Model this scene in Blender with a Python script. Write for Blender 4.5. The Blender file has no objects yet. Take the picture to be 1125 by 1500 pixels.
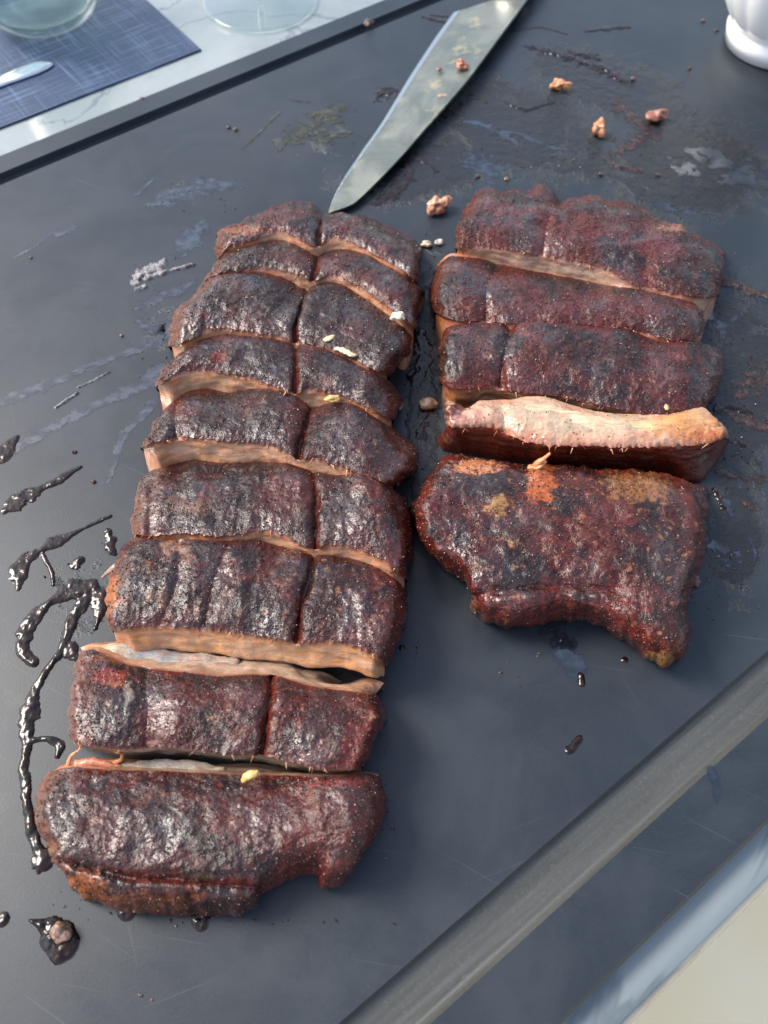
import bpy, math
import numpy as np
R = math.radians
# ---------------------------------------------------------------- camera, sky, sun, exposure
F, PITCH, CAM_H = 1200.0, 59.2, 0.37          # focal length in photo pixels, degrees below the horizon, metres above the board
S = bpy.context.scene
COL = S.collection
cam_d = bpy.data.cameras.new("camera"); cam = bpy.data.objects.new("camera", cam_d); COL.objects.link(cam)
cam_d.sensor_fit = 'VERTICAL'; cam_d.sensor_height = 36.0; cam_d.sensor_width = 27.0
cam_d.lens = F/1500*36; cam_d.clip_start = 0.01; cam_d.clip_end = 200
cam.location = (0, 0, CAM_H); cam.rotation_euler = (R(90-PITCH), 0, 0)
cam_d.dof.use_dof = True; cam_d.dof.focus_distance = 0.40; cam_d.dof.aperture_fstop = 9.0
S.camera = cam

SUN_EL, SUN_AZ = 46.0, -72.0                   # azimuth: degrees from +Y, clockwise
W = bpy.data.worlds.new("World"); S.world = W; W.use_nodes = True
wn = W.node_tree.nodes; wl = W.node_tree.links
sky = wn.new('ShaderNodeTexSky'); sky.sky_type = 'NISHITA'; sky.sun_disc = False
sky.sun_elevation = R(SUN_EL); sky.sun_rotation = R(SUN_AZ)
sky.air_density = 1.0; sky.dust_density = 2.5; sky.ozone_density = 1.0
hs = wn.new('ShaderNodeHueSaturation'); hs.inputs['Saturation'].default_value = .82
wl.new(sky.outputs[0], hs.inputs['Color']); 
wl.new(hs.outputs[0], wn['Background'].inputs[0]); wn['Background'].inputs[1].default_value = 0.15
sun_d = bpy.data.lights.new("sun", 'SUN'); sun = bpy.data.objects.new("sun", sun_d); COL.objects.link(sun)
sun_d.energy = 2.1; sun_d.angle = R(24); sun_d.color = (1.0, 0.93, 0.84)
_az = R(SUN_AZ)
sun.rotation_euler = (R(90-SUN_EL), 0, math.pi-_az)
S.view_settings.view_transform = 'Standard'; S.view_settings.look = 'None'
S.view_settings.exposure = 1.28; S.view_settings.gamma = 1.0
S.cycles.use_denoising = True
S.cycles.max_bounces = 10; S.cycles.transmission_bounces = 8; S.cycles.caustics_refractive = True

# ---------------------------------------------------------------- helpers
SP, CP = math.sin(R(PITCH)), math.cos(R(PITCH))
def un(px, py, z=0.0):
    """point of the plane at height z that the photo shows at pixel (px, py)"""
    px = np.asarray(px, float); py = np.asarray(py, float)
    a = (px-562.5)/F; b = (750-py)/F
    dx = a; dy = CP+b*SP; dz = -SP+b*CP
    t = (z-CAM_H)/dz
    return np.stack([dx*t, dy*t, np.zeros_like(t)+z], -1)
def mpp(px, py):
    """metres per pixel on the board at a pixel"""
    b = (750-py)/F
    return (CAM_H/(SP-b*CP))/F

_G = np.random.default_rng(3)
_PERM = _G.permutation(256); _PERM = np.concatenate([_PERM, _PERM, _PERM])
_GRAD = _G.normal(size=(256, 3)); _GRAD /= np.linalg.norm(_GRAD, axis=1, keepdims=True)
def perlin(P):
    P = np.asarray(P, float); I = np.floor(P).astype(int); f = P-I
    w = f*f*f*(f*(f*6-15)+10); I &= 255
    out = 0
    for dx in (0, 1):
        for dy in (0, 1):
            for dz in (0, 1):
                h = _PERM[_PERM[_PERM[(I[..., 0]+dx) & 255]+((I[..., 1]+dy) & 255)]+((I[..., 2]+dz) & 255)]
                g = _GRAD[h]
                d = g[..., 0]*(f[..., 0]-dx)+g[..., 1]*(f[..., 1]-dy)+g[..., 2]*(f[..., 2]-dz)
                out = out+d*(w[..., 0] if dx else 1-w[..., 0])*(w[..., 1] if dy else 1-w[..., 1])*(w[..., 2] if dz else 1-w[..., 2])
    return out*1.6
def fbm(P, scale, octs=3, off=0.0, gain=0.5):
    P = np.asarray(P, float)/scale+off; a = 1; o = 0
    for i in range(octs):
        o = o+a*perlin(P*2**i+17.3*i); a *= gain
    return o
def ridge(P, scale, octs=2, off=0.0):
    P = np.asarray(P, float)/scale+off; a = 1; o = 0
    for i in range(octs):
        o = o+a*(1-2*np.abs(perlin(P*2**i+9.1*i))); a *= .5
    return o
def sstep(a, b, x):
    t = np.clip((x-a)/(b-a), 0, 1); return t*t*(3-2*t)
def mixc(c, k, t):
    t = np.asarray(t)[..., None]; return c*(1-t)+np.asarray(k, float)*t

def curve(pts, n):
    """Catmull-Rom through points, resampled to n by arc length"""
    p = np.asarray(pts, float)
    if len(p) == 2:
        return p[0]+(p[1]-p[0])*np.linspace(0, 1, n)[:, None]
    q = np.vstack([2*p[0]-p[1], p, 2*p[-1]-p[-2]]); out = []
    for i in range(1, len(q)-2):
        t = np.linspace(0, 1, 16, endpoint=False)[:, None]
        a, b, c, d = q[i-1], q[i], q[i+1], q[i+2]
        # tension 0.35 keeps corners from overshooting
        m0 = (c-a)*.35; m1 = (d-b)*.35
        out.append((2*t**3-3*t**2+1)*b+(t**3-2*t**2+t)*m0+(-2*t**3+3*t**2)*c+(t**3-t**2)*m1)
    out = np.vstack(out+[p[-1:]])
    s = np.concatenate([[0], np.cumsum(np.linalg.norm(np.diff(out, axis=0), axis=1))])
    u = np.linspace(0, s[-1], n)
    return np.stack([np.interp(u, s, out[:, k]) for k in range(out.shape[1])], -1)

def empty(name, loc, label, cat, group=None):
    o = bpy.data.objects.new(name, None); COL.objects.link(o); o.location = loc
    o.empty_display_size = 0.01
    o['label'] = label; o['category'] = cat
    if group: o['group'] = group
    return o
def tag(o, label=None, cat=None, group=None, kind=None):
    for k, v in (('label', label), ('category', cat), ('group', group), ('kind', kind)):
        if v: o[k] = v
    return o
def build(name, V, Fc, mat, parent=None, col=None, smooth=True, origin=None):
    V = np.asarray(V, float).reshape(-1, 3)
    org = np.array(parent.location) if parent is not None and origin is None else np.array(origin if origin is not None else (0, 0, 0))
    if parent is not None:
        org = np.array(parent.location)
        pp = parent.parent
        while pp is not None:
            org = org+np.array(pp.location); pp = pp.parent
    me = bpy.data.meshes.new(name)
    me.from_pydata((V-org).tolist(), [], [tuple(int(i) for i in f) for f in Fc])
    if smooth: me.polygons.foreach_set('use_smooth', [True]*len(me.polygons))
    if col is not None:
        a = me.color_attributes.new('Col', 'FLOAT_COLOR', 'POINT')
        c = np.ones((len(V), 4), np.float32); c[:, :3] = np.asarray(col).reshape(-1, 3)
        a.data.foreach_set('color', c.ravel())
    me.materials.append(mat); me.update()
    o = bpy.data.objects.new(name, me); COL.objects.link(o)
    if parent is not None: o.parent = parent
    else: o.location = tuple(org)
    return o
def gridfaces(nu, nv, off=0, wrap=False, flip=False):
    i, j = np.meshgrid(np.arange(nu if wrap else nu-1), np.arange(nv-1), indexing='ij')
    a = i*nv+j; b = ((i+1) % nu)*nv+j
    f = np.stack([a, b, b+1, a+1], -1).reshape(-1, 4)+off
    return f[:, ::-1] if flip else f
def lathe(prof, n=64, c=(0, 0, 0), flute=None):
    prof = np.asarray(prof, float); th = np.linspace(0, 2*np.pi, n, endpoint=False)
    r = prof[None, :, 0]*np.ones((n, 1))
    if flute is not None: r = r*(1+flute(th)[:, None]*prof[None, :, 2])
    V = np.stack([r*np.cos(th)[:, None]+c[0], r*np.sin(th)[:, None]+c[1], prof[None, :, 1]+c[2]+0*r], -1)
    return V.reshape(-1, 3), gridfaces(n, len(prof), wrap=True)
def boxmesh(x0, x1, y0, y1, z0, z1):
    V = [(x, y, z) for x in (x0, x1) for y in (y0, y1) for z in (z0, z1)]
    return np.array(V), [(0, 1, 3, 2), (4, 6, 7, 5), (0, 4, 5, 1), (2, 3, 7, 6), (0, 2, 6, 4), (1, 5, 7, 3)]
def tube(P, rad, n=10, squash=1.0):
    """closed tube through world points with a radius per point"""
    P = np.asarray(P, float); m = len(P); T = np.gradient(P, axis=0); T /= np.linalg.norm(T, axis=1, keepdims=True)+1e-12
    up = np.array([0, 0, 1.0]); A = np.cross(T, up); A /= np.linalg.norm(A, axis=1, keepdims=True)+1e-9; B = np.cross(A, T)
    th = np.linspace(0, 2*np.pi, n, endpoint=False); rad = np.broadcast_to(rad, (m,))
    V = P[:, None]+rad[:, None, None]*(np.cos(th)[None, :, None]*A[:, None]+squash*np.sin(th)[None, :, None]*B[:, None])
    f = []
    for i in range(m-1):
        for k in range(n):
            f.append((i*n+k, i*n+(k+1) % n, (i+1)*n+(k+1) % n, (i+1)*n+k))
    f.append(tuple(range(n))[::-1]); f.append(tuple(range((m-1)*n, m*n)))
    return V.reshape(-1, 3), f

# ---------------------------------------------------------------- materials
class NT:
    def __init__(s, name):
        s.m = bpy.data.materials.new(name); s.m.use_nodes = True
        s.n = s.m.node_tree.nodes; s.l = s.m.node_tree.links
        s.b = s.n['Principled BSDF']
        s.tc = s.n.new('ShaderNodeTexCoord').outputs['Object']
    def put(s, inp, v):
        if hasattr(v, 'is_output') or isinstance(v, bpy.types.NodeSocket): s.l.new(v, inp)
        else: inp.default_value = v
    def node(s, t, **kw):
        n = s.n.new(t)
        for k, v in kw.items(): setattr(n, k, v)
        return n
    def noise(s, scale, detail=4, rough=.55, vec=None, dist=0.0):
        n = s.node('ShaderNodeTexNoise'); s.put(n.inputs['Vector'], vec or s.tc)
        n.inputs['Scale'].default_value = scale; n.inputs['Detail'].default_value = detail
        n.inputs['Roughness'].default_value = rough; n.inputs['Distortion'].default_value = dist
        return n.outputs[0]
    def voro(s, scale, feature='F1', vec=None, out=0):
        n = s.node('ShaderNodeTexVoronoi', feature=feature); s.put(n.inputs['Vector'], vec or s.tc)
        n.inputs['Scale'].default_value = scale; return n.outputs[out]
    def mapr(s, v, a, b, c=0.0, d=1.0, smooth=True):
        n = s.node('ShaderNodeMapRange'); n.interpolation_type = 'SMOOTHSTEP' if smooth else 'LINEAR'
        s.put(n.inputs[0], v)
        for i, x in enumerate((a, b, c, d)): s.put(n.inputs[i+1], x)
        return n.outputs[0]
    def math(s, op, a, b=0.0):
        n = s.node('ShaderNodeMath', operation=op); s.put(n.inputs[0], a); s.put(n.inputs[1], b); return n.outputs[0]
    def mix(s, f, a, b, mode='MIX'):
        n = s.node('ShaderNodeMix', data_type='RGBA', blend_type=mode)
        s.put(n.inputs[0], f)
        for i, x in ((6, a), (7, b)): s.put(n.inputs[i], (*x, 1) if isinstance(x, tuple) and len(x) == 3 else x)
        return n.outputs[2]
    def scalev(s, sx, sy, sz, rot=0.0):
        q = s.node('ShaderNodeMapping'); s.put(q.inputs[0], s.tc); q.inputs['Rotation'].default_value = (0, 0, rot)   # turn first, then stretch
        n = s.node('ShaderNodeMapping'); s.put(n.inputs[0], q.outputs[0]); n.inputs['Scale'].default_value = (sx, sy, sz)
        return n.outputs[0]
    def bump(s, h, strength=.3, dist=.001, normal=None):
        n = s.node('ShaderNodeBump'); n.inputs['Strength'].default_value = strength; n.inputs['Distance'].default_value = dist
        s.put(n.inputs['Height'], h)
        if normal is not None: s.l.new(normal, n.inputs['Normal'])
        return n.outputs[0]
    def attr(s, name='Col'):
        return s.node('ShaderNodeAttribute', attribute_name=name).outputs['Color']
    def set(s, **kw):
        names = dict(base='Base Color', rough='Roughness', metal='Metallic', spec='Specular IOR Level', coat='Coat Weight', coatr='Coat Roughness',
                     normal='Normal', trans='Transmission Weight', ior='IOR', sss='Subsurface Weight', sssr='Subsurface Radius', ssss='Subsurface Scale', coatn='Coat Normal', alpha='Alpha')
        for k, v in kw.items():
            if isinstance(v, tuple) and k == 'base': v = (*v[:3], 1)
            s.put(s.b.inputs[names[k]], v)
        return s.m

def mat_crust():
    t = NT('bark_crust'); c = t.attr()
    g1 = t.noise(560, 4, .6); g2 = t.voro(1150); g3 = t.noise(2300, 2, .6); big = t.noise(75, 4, .6)
    spice = t.mapr(t.voro(620, out=0), .22, .10)                       # crumbs of rub
    sel = t.mapr(t.noise(130, 3), .50, .62)
    c = t.mix(t.mapr(g1, .42, .72, 0, .75), c, (0.005, .0025, .0022))
    c = t.mix(t.mapr(big, .5, .7, 0, .4), c, (.052, .008, .005))
    c = t.mix(t.math('MULTIPLY', t.math('MULTIPLY', spice, sel), .4), c, (.12, .055, .035))
    h = t.math('ADD', t.math('MULTIPLY', g1, .8), t.math('MULTIPLY', g2, -.35))
    h = t.math('ADD', h, t.math('MULTIPLY', g3, .35))
    n = t.bump(h, .5, .0009)
    rough = t.mapr(big, .35, .65, .27, .45)
    cn = t.bump(t.math('ADD', t.math('MULTIPLY', t.noise(430, 3, .55), 1.0), t.math('MULTIPLY', g2, -.25)), .42, .0010)
    return t.set(base=c, rough=rough, normal=n, spec=.38, coat=t.mapr(t.noise(42, 4), .40, .62, .05, .75), coatr=.24, coatn=cn)
def mat_grain():
    t = NT('rub_grain'); return t.set(base=t.attr(), rough=.42, coat=.25, coatr=.2)
def mat_meat():
    t = NT('cut_meat'); c = t.attr()
    v = t.scalev(150, 420, 420)
    fib = t.noise(1.0, 4, .6, vec=v); fine = t.noise(900, 3, .6)
    c = t.mix(t.mapr(fib, .3, .6), t.mix(.30, c, (.19, .05, .022)), c)
    c = t.mix(t.mapr(fine, .55, .75, 0, .35), c, (.42, .30, .20))
    n = t.bump(t.math('ADD', fib, t.math('MULTIPLY', fine, .5)), .6, .0008)
    return t.set(base=c, rough=.34, normal=n, spec=.5, coat=.45, coatr=.15, sss=.12, sssr=(1.0, .35, .2), ssss=.002)
def mat_bone():
    t = NT('rib_bone'); c = t.attr()
    n1 = t.noise(300, 4, .6); fb = t.noise(1, 4, .6, vec=t.scalev(90, 700, 700)); n2 = t.noise(110, 4, .6)
    c = t.mix(t.mapr(fb, .42, .68, 0, .55), c, (.22, .12, .07)); c = t.mix(t.mapr(n2, .5, .68, 0, .55), c, (.30, .11, .055))
    h = t.math('ADD', fb, t.math('MULTIPLY', n1, .6))
    return t.set(base=c, rough=.42, normal=t.bump(h, .8, .0011), coat=.1, coatr=.3, sss=.1, sssr=(1, .6, .4), ssss=.002)
def mat_board():
    t = NT('slate_grey_board')
    a = t.node('ShaderNodeAttribute', attribute_name='grease').outputs['Fac']
    n1 = t.noise(13, 6, .68, dist=.6); n2 = t.noise(110, 6, .68); n3 = t.noise(900, 2, .5); n4 = t.noise(34, 6, .7, dist=1.5)
    base = t.mix(t.mapr(n1, .35, .65), (.011, .0165, .022), (.019, .025, .032))
    base = t.mix(t.mapr(n3, .45, .8, 0, .25), base, (.036, .041, .046))
    # long faint knife scratches
    sc = None
    for rot, sc_, th in ((.5, 1.0, .72), (1.2, 1.2, .73), (-.35, .9, .735), (.15, 1.3, .72)):
        v = t.scalev(9*sc_, 850*sc_, 1, rot); s_ = t.mapr(t.noise(1, 2, .4, vec=v), th, th+.05)
        sc = s_ if sc is None else t.math('MAXIMUM', sc, s_)
    base = t.mix(t.math('MULTIPLY', sc, .3), base, (.10, .115, .13))
    wet = t.mapr(t.math('ADD', t.math('MULTIPLY', n2, .55), t.math('ADD', t.math('MULTIPLY', n4, .75), a)), 1.03, 1.22)
    base = t.mix(t.math('MULTIPLY', wet, .75), base, (.010, .009, .008))
    spots = t.math('MULTIPLY', t.mapr(t.noise(260, 4, .7), .60, .68), t.mapr(a, .15, .5))
    base = t.mix(t.math('MULTIPLY', spots, .8), base, (.022, .011, .007))
    rough = t.mix(wet, (.40, .40, .40), (.10, .10, .10))
    rough = t.mix(t.mapr(n1, .38, .65, 0, .55), rough, (.52, .52, .52))
    rough = t.mix(t.mapr(t.noise(70, 5, .7), .5, .7, 0, .4), rough, (.28, .28, .28))
    h = t.math('ADD', t.math('MULTIPLY', n3, .07), t.math('MULTIPLY', t.math('MULTIPLY', wet, n2), 3.2))
    return t.set(base=base, rough=rough, normal=t.bump(h, .5, .0008), spec=.42)
def mat_groove():
    t = NT('lit_groove')
    v = t.scalev(10, 260, 10, -R(37)); n = t.noise(1, 5, .6, vec=v); f = t.noise(700, 3)
    base = t.mix(t.mapr(n, .3, .7), (.042, .043, .038), (.056, .058, .054))  # paler than the far groove: the light it faces is in the colour
    base = t.mix(t.mapr(f, .5, .8, 0, .3), base, (.12, .12, .11))
    return t.set(base=base, rough=t.mapr(n, .3, .7, .26, .42), normal=t.bump(n, .25, .0008))
def mat_marble():
    t = NT('pale_marble')
    n = t.noise(5, 6, .6, dist=1.2); vein = t.mapr(t.math('ABSOLUTE', t.math('SUBTRACT', t.noise(3.2, 5, .55, dist=2.2), .5)), .0, .018, 1, 0)
    base = t.mix(t.mapr(n, .35, .7), (.19, .22, .222), (.26, .285, .28)); base = t.mix(t.math('MULTIPLY', vein, .6), base, (.085, .105, .115))
    base = t.mix(t.mapr(t.noise(60, 4), .6, .75, 0, .3), base, (.14,.165,.18))
    return t.set(base=base, rough=.16, spec=.5)
def mat_mat():
    t = NT('woven_vinyl')
    rot = -R(37)
    a = t.noise(1, 2, .5, vec=t.scalev(16, 900, 1, rot)); b = t.noise(1, 2, .5, vec=t.scalev(900, 16, 1, rot))
    w1 = t.node('ShaderNodeTexWave', bands_direction='X'); t.put(w1.inputs[0], t.scalev(1, 1, 1, rot)); w1.inputs['Scale'].default_value = 190
    w2 = t.node('ShaderNodeTexWave', bands_direction='Y'); t.put(w2.inputs[0], t.scalev(1, 1, 1, rot)); w2.inputs['Scale'].default_value = 190
    w = t.math('MULTIPLY', w1.outputs[1], w2.outputs[1])
    base = t.mix(t.mapr(a, .35, .7), (.004, .018, .058), (.014, .052, .14))
    base = t.mix(t.mapr(b, .55, .68, 0, .75), base, (.10,.175,.30))
    base = t.mix(t.mapr(a, .58, .70, 0, .75), base, (.16,.25,.38))
    base = t.mix(t.mapr(w, .0, .35, .5, 0), base, (.006, .012, .035))
    return t.set(base=base, rough=.45, spec=.4, normal=t.bump(t.math('ADD', w, t.math('MULTIPLY', b, .5)), .6, .0006))
def mat_simple(name, base, rough=.4, **kw):
    t = NT(name); return t.set(base=base, rough=rough, **kw)
def mat_sauce():
    t = NT('dark_sauce'); n = t.noise(260, 4, .6); m = t.noise(70, 3)
    base = t.mix(t.mapr(n, .4, .7), (.006, .004, .004), (.022, .009, .005))
    return t.set(base=base, rough=.08, spec=.35, normal=t.bump(t.math('ADD', m, t.math('MULTIPLY', n, .4)), .45, .0012))
def mat_film():
    t = NT('grease_film'); n = t.noise(240, 4, .65); m = t.noise(60, 4, .6)
    base = t.mix(t.mapr(m, .4, .65), (.004, .008, .015), (.008, .014, .024))
    return t.set(ior=1.6, alpha=t.node('ShaderNodeAttribute', attribute_name='cover').outputs['Fac'], base=base, rough=.035, spec=1.0, coat=.35, coatr=.03, normal=t.bump(m, .04, .0008))
def mat_scum():
    t = NT('herb_scum'); n = t.noise(330, 5, .7); m = t.noise(120, 4)
    base = t.mix(t.mapr(n, .4, .62), (.018, .016, .008), (.055,.048,.018)); base = t.mix(t.mapr(m, .5, .6, 0, .7), base, (.03, .035, .04))
    return t.set(alpha=t.node('ShaderNodeAttribute', attribute_name='cover').outputs['Fac'], base=base, rough=.2, normal=t.bump(n, .6, .001))
def mat_brown():
    t = NT('brown_smear'); n = t.noise(400, 5, .7)
    base = t.mix(t.mapr(n, .4, .65), (.018, .010, .008), (.065, .028, .020))
    return t.set(alpha=t.node('ShaderNodeAttribute', attribute_name='cover').outputs['Fac'], base=base, rough=.28, normal=t.bump(n, .7, .001))
def mat_fat():
    t = NT('pale_fat_smear'); n = t.noise(500, 4, .7)
    base = t.mix(t.mapr(n, .38, .6), (.05, .05, .055), (.24,.22,.215))
    return t.set(base=base, rough=.22, normal=t.bump(n, .7, .0012))
def mat_crumb():
    t = NT('meat_crumb'); c = t.attr(); n = t.noise(700, 4, .65)
    c = t.mix(t.mapr(n, .4, .7, 0, .5), c, (.30, .09, .04))
    return t.set(base=c, rough=.36, normal=t.bump(n, .6, .0008), coat=.3, coatr=.15, sss=.1, sssr=(1, .4, .2), ssss=.0015)
def mat_blade():
    t = NT('knife_steel')
    v = t.scalev(1500, 60, 100, R(-38)); br = t.noise(1, 3, .5, vec=v); sm = t.noise(28, 5, .65, dist=.8)
    stain = t.mapr(t.noise(48, 5, .65), .55, .68)
    base = t.mix(t.mapr(sm, .35, .65), (.17, .18, .15), (.25, .26, .22))
    base = t.mix(t.math('MULTIPLY', stain, .55), base, (.26, .21, .08))
    sp = t.mapr(t.noise(360, 4, .65), .63, .69); base = t.mix(t.math('MULTIPLY', sp, .8), base, (.12, .05, .03))
    met = t.mapr(t.math('MAXIMUM', stain, sp), 0, 1, .9, .2)
    rough = t.mapr(sm, .35, .65, .34, .50)
    return t.set(base=base, rough=rough, metal=met, normal=t.bump(br, .06, .0005))
def mat_floor():
    t = NT('beige_floor'); n = t.noise(8, 5); base = t.mix(t.mapr(n, .3, .7), (.92, .75, .47), (.93, .79, .54))
    return t.set(base=base, rough=.7)
def mat_glass(name, tint=(.93, .96, .95), white=.0):
    t = NT(name); lw = t.node('ShaderNodeLayerWeight'); lw.inputs[0].default_value = .35
    tr = t.node('ShaderNodeBsdfTransparent'); tr.inputs[0].default_value = (*tint, 1)
    gl = t.node('ShaderNodeBsdfGlossy'); gl.inputs['Roughness'].default_value = .03
    m = t.node('ShaderNodeMixShader'); t.l.new(t.mapr(lw.outputs['Facing'], .25, 1.0, .05, .75), m.inputs[0]); t.l.new(tr.outputs[0], m.inputs[1]); t.l.new(gl.outputs[0], m.inputs[2])
    t.l.new(m.outputs[0], t.n['Material Output'].inputs[0]); return t.m
M = dict(crust=mat_crust(), grain=mat_grain(), meat=mat_meat(), bone=mat_bone(), board=mat_board(), groove=mat_groove(), marble=mat_marble(), mat=mat_mat(),
         sauce=mat_sauce(), film=mat_film(), scum=mat_scum(), brown=mat_brown(), fat=mat_fat(), crumb=mat_crumb(), blade=mat_blade(), floor=mat_floor(),
         glass=mat_glass('clear_glass'), water=mat_glass('water', (.90, .95, .93)),
         steel_edge=mat_simple('ground_steel', (.42, .43, .41), .26, metal=1.0), steel=mat_simple('polished_steel', (.72, .72, .72), .12, metal=1.0),
         china=mat_simple('white_glazed_china', (.86, .86, .85), .14, coat=.4, coatr=.05),
         handle=mat_simple('black_handle', (.018, .018, .02), .35))

# ---------------------------------------------------------------- setting: floor, table, board
V, f = boxmesh(-4, 4, -3, 5, -.80, -.75)
tag(build('floor', V, f, M['floor'], smooth=False), kind='structure')

TH = R(37.0); DV = np.array([math.cos(TH), math.sin(TH)]); NV = np.array([math.sin(TH), -math.cos(TH)])
def offs(pts, z=0.0):
    return float(np.mean([un(x, y, z)[:2] @ NV for x, y in pts]))
def sn(s, n, z):
    return np.array([s*DV[0]+n*NV[0], s*DV[1]+n*NV[1], z])
BT = 0.011                                                 # board thickness
n_a0 = offs([(0, 224), (280, 112), (560, 2)])               # far edge of the board
n_a1 = offs([(0, 254), (300, 130), (600, 6)])               # far groove
n_a2 = offs([(0, 271), (300, 145), (640, 5)])
n_b0 = offs([(510, 1500), (800, 1232), (1125, 945)])        # near groove
n_b1 = offs([(635, 1500), (880, 1275), (1125, 1045)])
n_b2 = offs([(830, 1500), (972, 1355), (1125, 1201)])       # near edge of the board
n_t = offs([(950, 1500), (1065, 1366), (1125, 1299)], -BT)  # edge of the table
S0, S1 = -0.42, 0.86

def strip(profile, s0, s1, ns, closed=False):
    """extrude (n, z) profile along the board direction"""
    pr = np.asarray(profile, float); ss = np.linspace(s0, s1, ns)
    V = np.array([[sn(s, n, z) for n, z in pr] for s in ss])
    fc = list(map(tuple, gridfaces(ns, len(pr), flip=True)))
    if closed:
        m = len(pr)
        for i in range(ns-1): fc.append((i*m, (i+1)*m, (i+1)*m+m-1, i*m+m-1))
        fc.append(tuple(range(m))); fc.append(tuple(range((ns-1)*m, ns*m))[::-1])
    return V.reshape(-1, 3), fc

# table: marble slab with a rounded edge
tr = .012
arc = [(n_t-tr+tr*math.sin(a), -BT-tr+tr*math.cos(a)) for a in np.linspace(0, math.pi/2, 28)]
V, f = strip([(n_a0-1.1, -BT-.04), (n_a0-1.1, -BT)]+[(x, -BT) for x in np.linspace(n_a0-1.0, n_t-tr-.01, 8)]+arc+[(n_t, -BT-.04)], -1.3, 1.8, 12, True)
table = build('table', V, f, M['marble'], smooth=False)
tag(table, 'pale blue grey marble table top under the cutting board', 'table')

board = empty('cutting_board', tuple(sn(.2, (n_a0+n_b2)/2, -BT)), 'large dark slate grey cutting board with juice grooves, carrying the ribs', 'cutting board')
def grooveprof(a, b, depth):
    t = np.linspace(0, 1, 31); sh = np.minimum(1, (1-np.abs(2*t-1))*3.2)
    return [(a+(b-a)*k, -depth*math.sin(s_*math.pi/2)**.8*(1+.12*math.sin(k*math.pi))) for k, s_ in zip(t, sh)]
ch = .0015
# flat field as a fine grid that carries the grease mask
ns_, nn_ = 430, 260
ss = np.linspace(S0, S1, ns_); nn = np.linspace(n_a2, n_b0, nn_)
P = ss[:, None, None]*np.append(DV, 0)+nn[None, :, None]*np.append(NV, 0)
def project(P):
    x, y, z = P[..., 0], P[..., 1], P[..., 2]-CAM_H
    zc = y*CP-z*SP; yc = y*SP+z*CP
    return 562.5+F*x/zc, 750-F*yc/zc
PX, PY = project(P)
def blob(cx, cy, rx, ry, rot=0.0, soft=1.0):
    c, s_ = math.cos(R(rot)), math.sin(R(rot)); dx, dy = PX-cx, PY-cy
    a, b = (dx*c+dy*s_)/rx, (-dx*s_+dy*c)/ry
    return np.clip(1.4-np.sqrt(a*a+b*b), 0, 1)**soft
grease = np.zeros(PX.shape)
for b in ((620, 250, 160, 60, -10), (760, 190, 190, 90, 15), (900, 130, 170, 60, 20), (1010, 250, 170, 100, 0), (640, 470, 45, 130, 0), (1090, 560, 75, 190, 0),
          (1080, 780, 60, 130, 0), (470, 200, 80, 50, -35), (280, 280, 90, 40, -15), (230, 470, 50, 90, 10), (120, 860, 90, 110, 20), (620, 620, 30, 160, 0)):
    grease = np.maximum(grease, blob(*b)*(.66 if b[0] > 560 else .38))
fld = build('field', P, gridfaces(ns_, nn_, flip=True), M['board'], board, smooth=True)
a = fld.data.attributes.new('grease', 'FLOAT', 'POINT'); a.data.foreach_set('value', grease.ravel().astype(np.float32))
V, f = strip([(n_a0, -BT), (n_a0, -ch), (n_a0+ch, 0), (n_a1, 0)], S0, S1, 2); build('far_rim', V, f, M['board'], board, smooth=False).name = 'rim'
V, f = strip([(n_b1, 0), (n_b2-ch, 0), (n_b2, -ch), (n_b2, -BT)], S0, S1, 2); build('rim', V, f, M['board'], board, smooth=False)
V, f = strip(grooveprof(n_a1, n_a2, .0052), S0, S1, 40); build('juice_groove', V, f, M['board'], board)
V, f = strip(grooveprof(n_b0, n_b1, .0040), S0, S1, 40); build('juice_groove', V, f, M['groove'], board)
V, f = strip([(n_b2-.0005, -BT+.0003), (n_a0+.0005, -BT+.0003)], S0, S1, 2); build('underside', V, f, M['board'], board, smooth=False)
for s_ in (S0, S1):
    V = np.array([sn(s_, n_a0, -BT), sn(s_, n_b2, -BT), sn(s_, n_b2, -.0003), sn(s_, n_a0, -.0003)])
    build('end_face', V, [(0, 1, 2, 3)], M['board'], board, smooth=False)
# ---------------------------------------------------------------- rib slabs
def endprof(el, Rr, lo=.12):
    if Rr <= 0: return np.ones_like(el)
    return lo+(1-lo)*np.sqrt(np.clip(1-(1-np.clip(el/Rr, 0, 1))**2, 0, 1))
def pdist(X, Y, pl):
    """pixel distance from every (X,Y) to a polyline"""
    d = np.full(X.shape, 1e9); pl = np.asarray(pl, float)
    for (x0, y0), (x1, y1) in zip(pl[:-1], pl[1:]):
        vx, vy = x1-x0, y1-y0; L = vx*vx+vy*vy+1e-9
        t = np.clip(((X-x0)*vx+(Y-y0)*vy)/L, 0, 1)
        d = np.minimum(d, np.hypot(X-x0-t*vx, Y-y0-t*vy))
    return d
def solve_z(px, py, prev, zdef, zlo, gap=.001, slope=.35):
    """lowest height at which the pixel's point clears the cut wall of the slab behind"""
    if prev is None: return np.full(len(px), zdef)
    zs = np.linspace(zlo, .040, 60); z = np.full(len(px), .040); done = np.zeros(len(px), bool)
    for c in zs:
        p = un(px, py, c)
        yn = np.interp(p[:, 0], prev['x'], prev['y']); zn = np.interp(p[:, 0], prev['x'], prev['z'])
        ok = (p[:, 1] <= yn-np.maximum(zn-c, 0)*slope-gap) & ~done
        z[ok] = c; done |= ok
    k = 9; zp = np.pad(z, k, mode='edge'); z = np.array([zp[i:i+2*k+1].mean() for i in range(len(z))])
    return z
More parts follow.
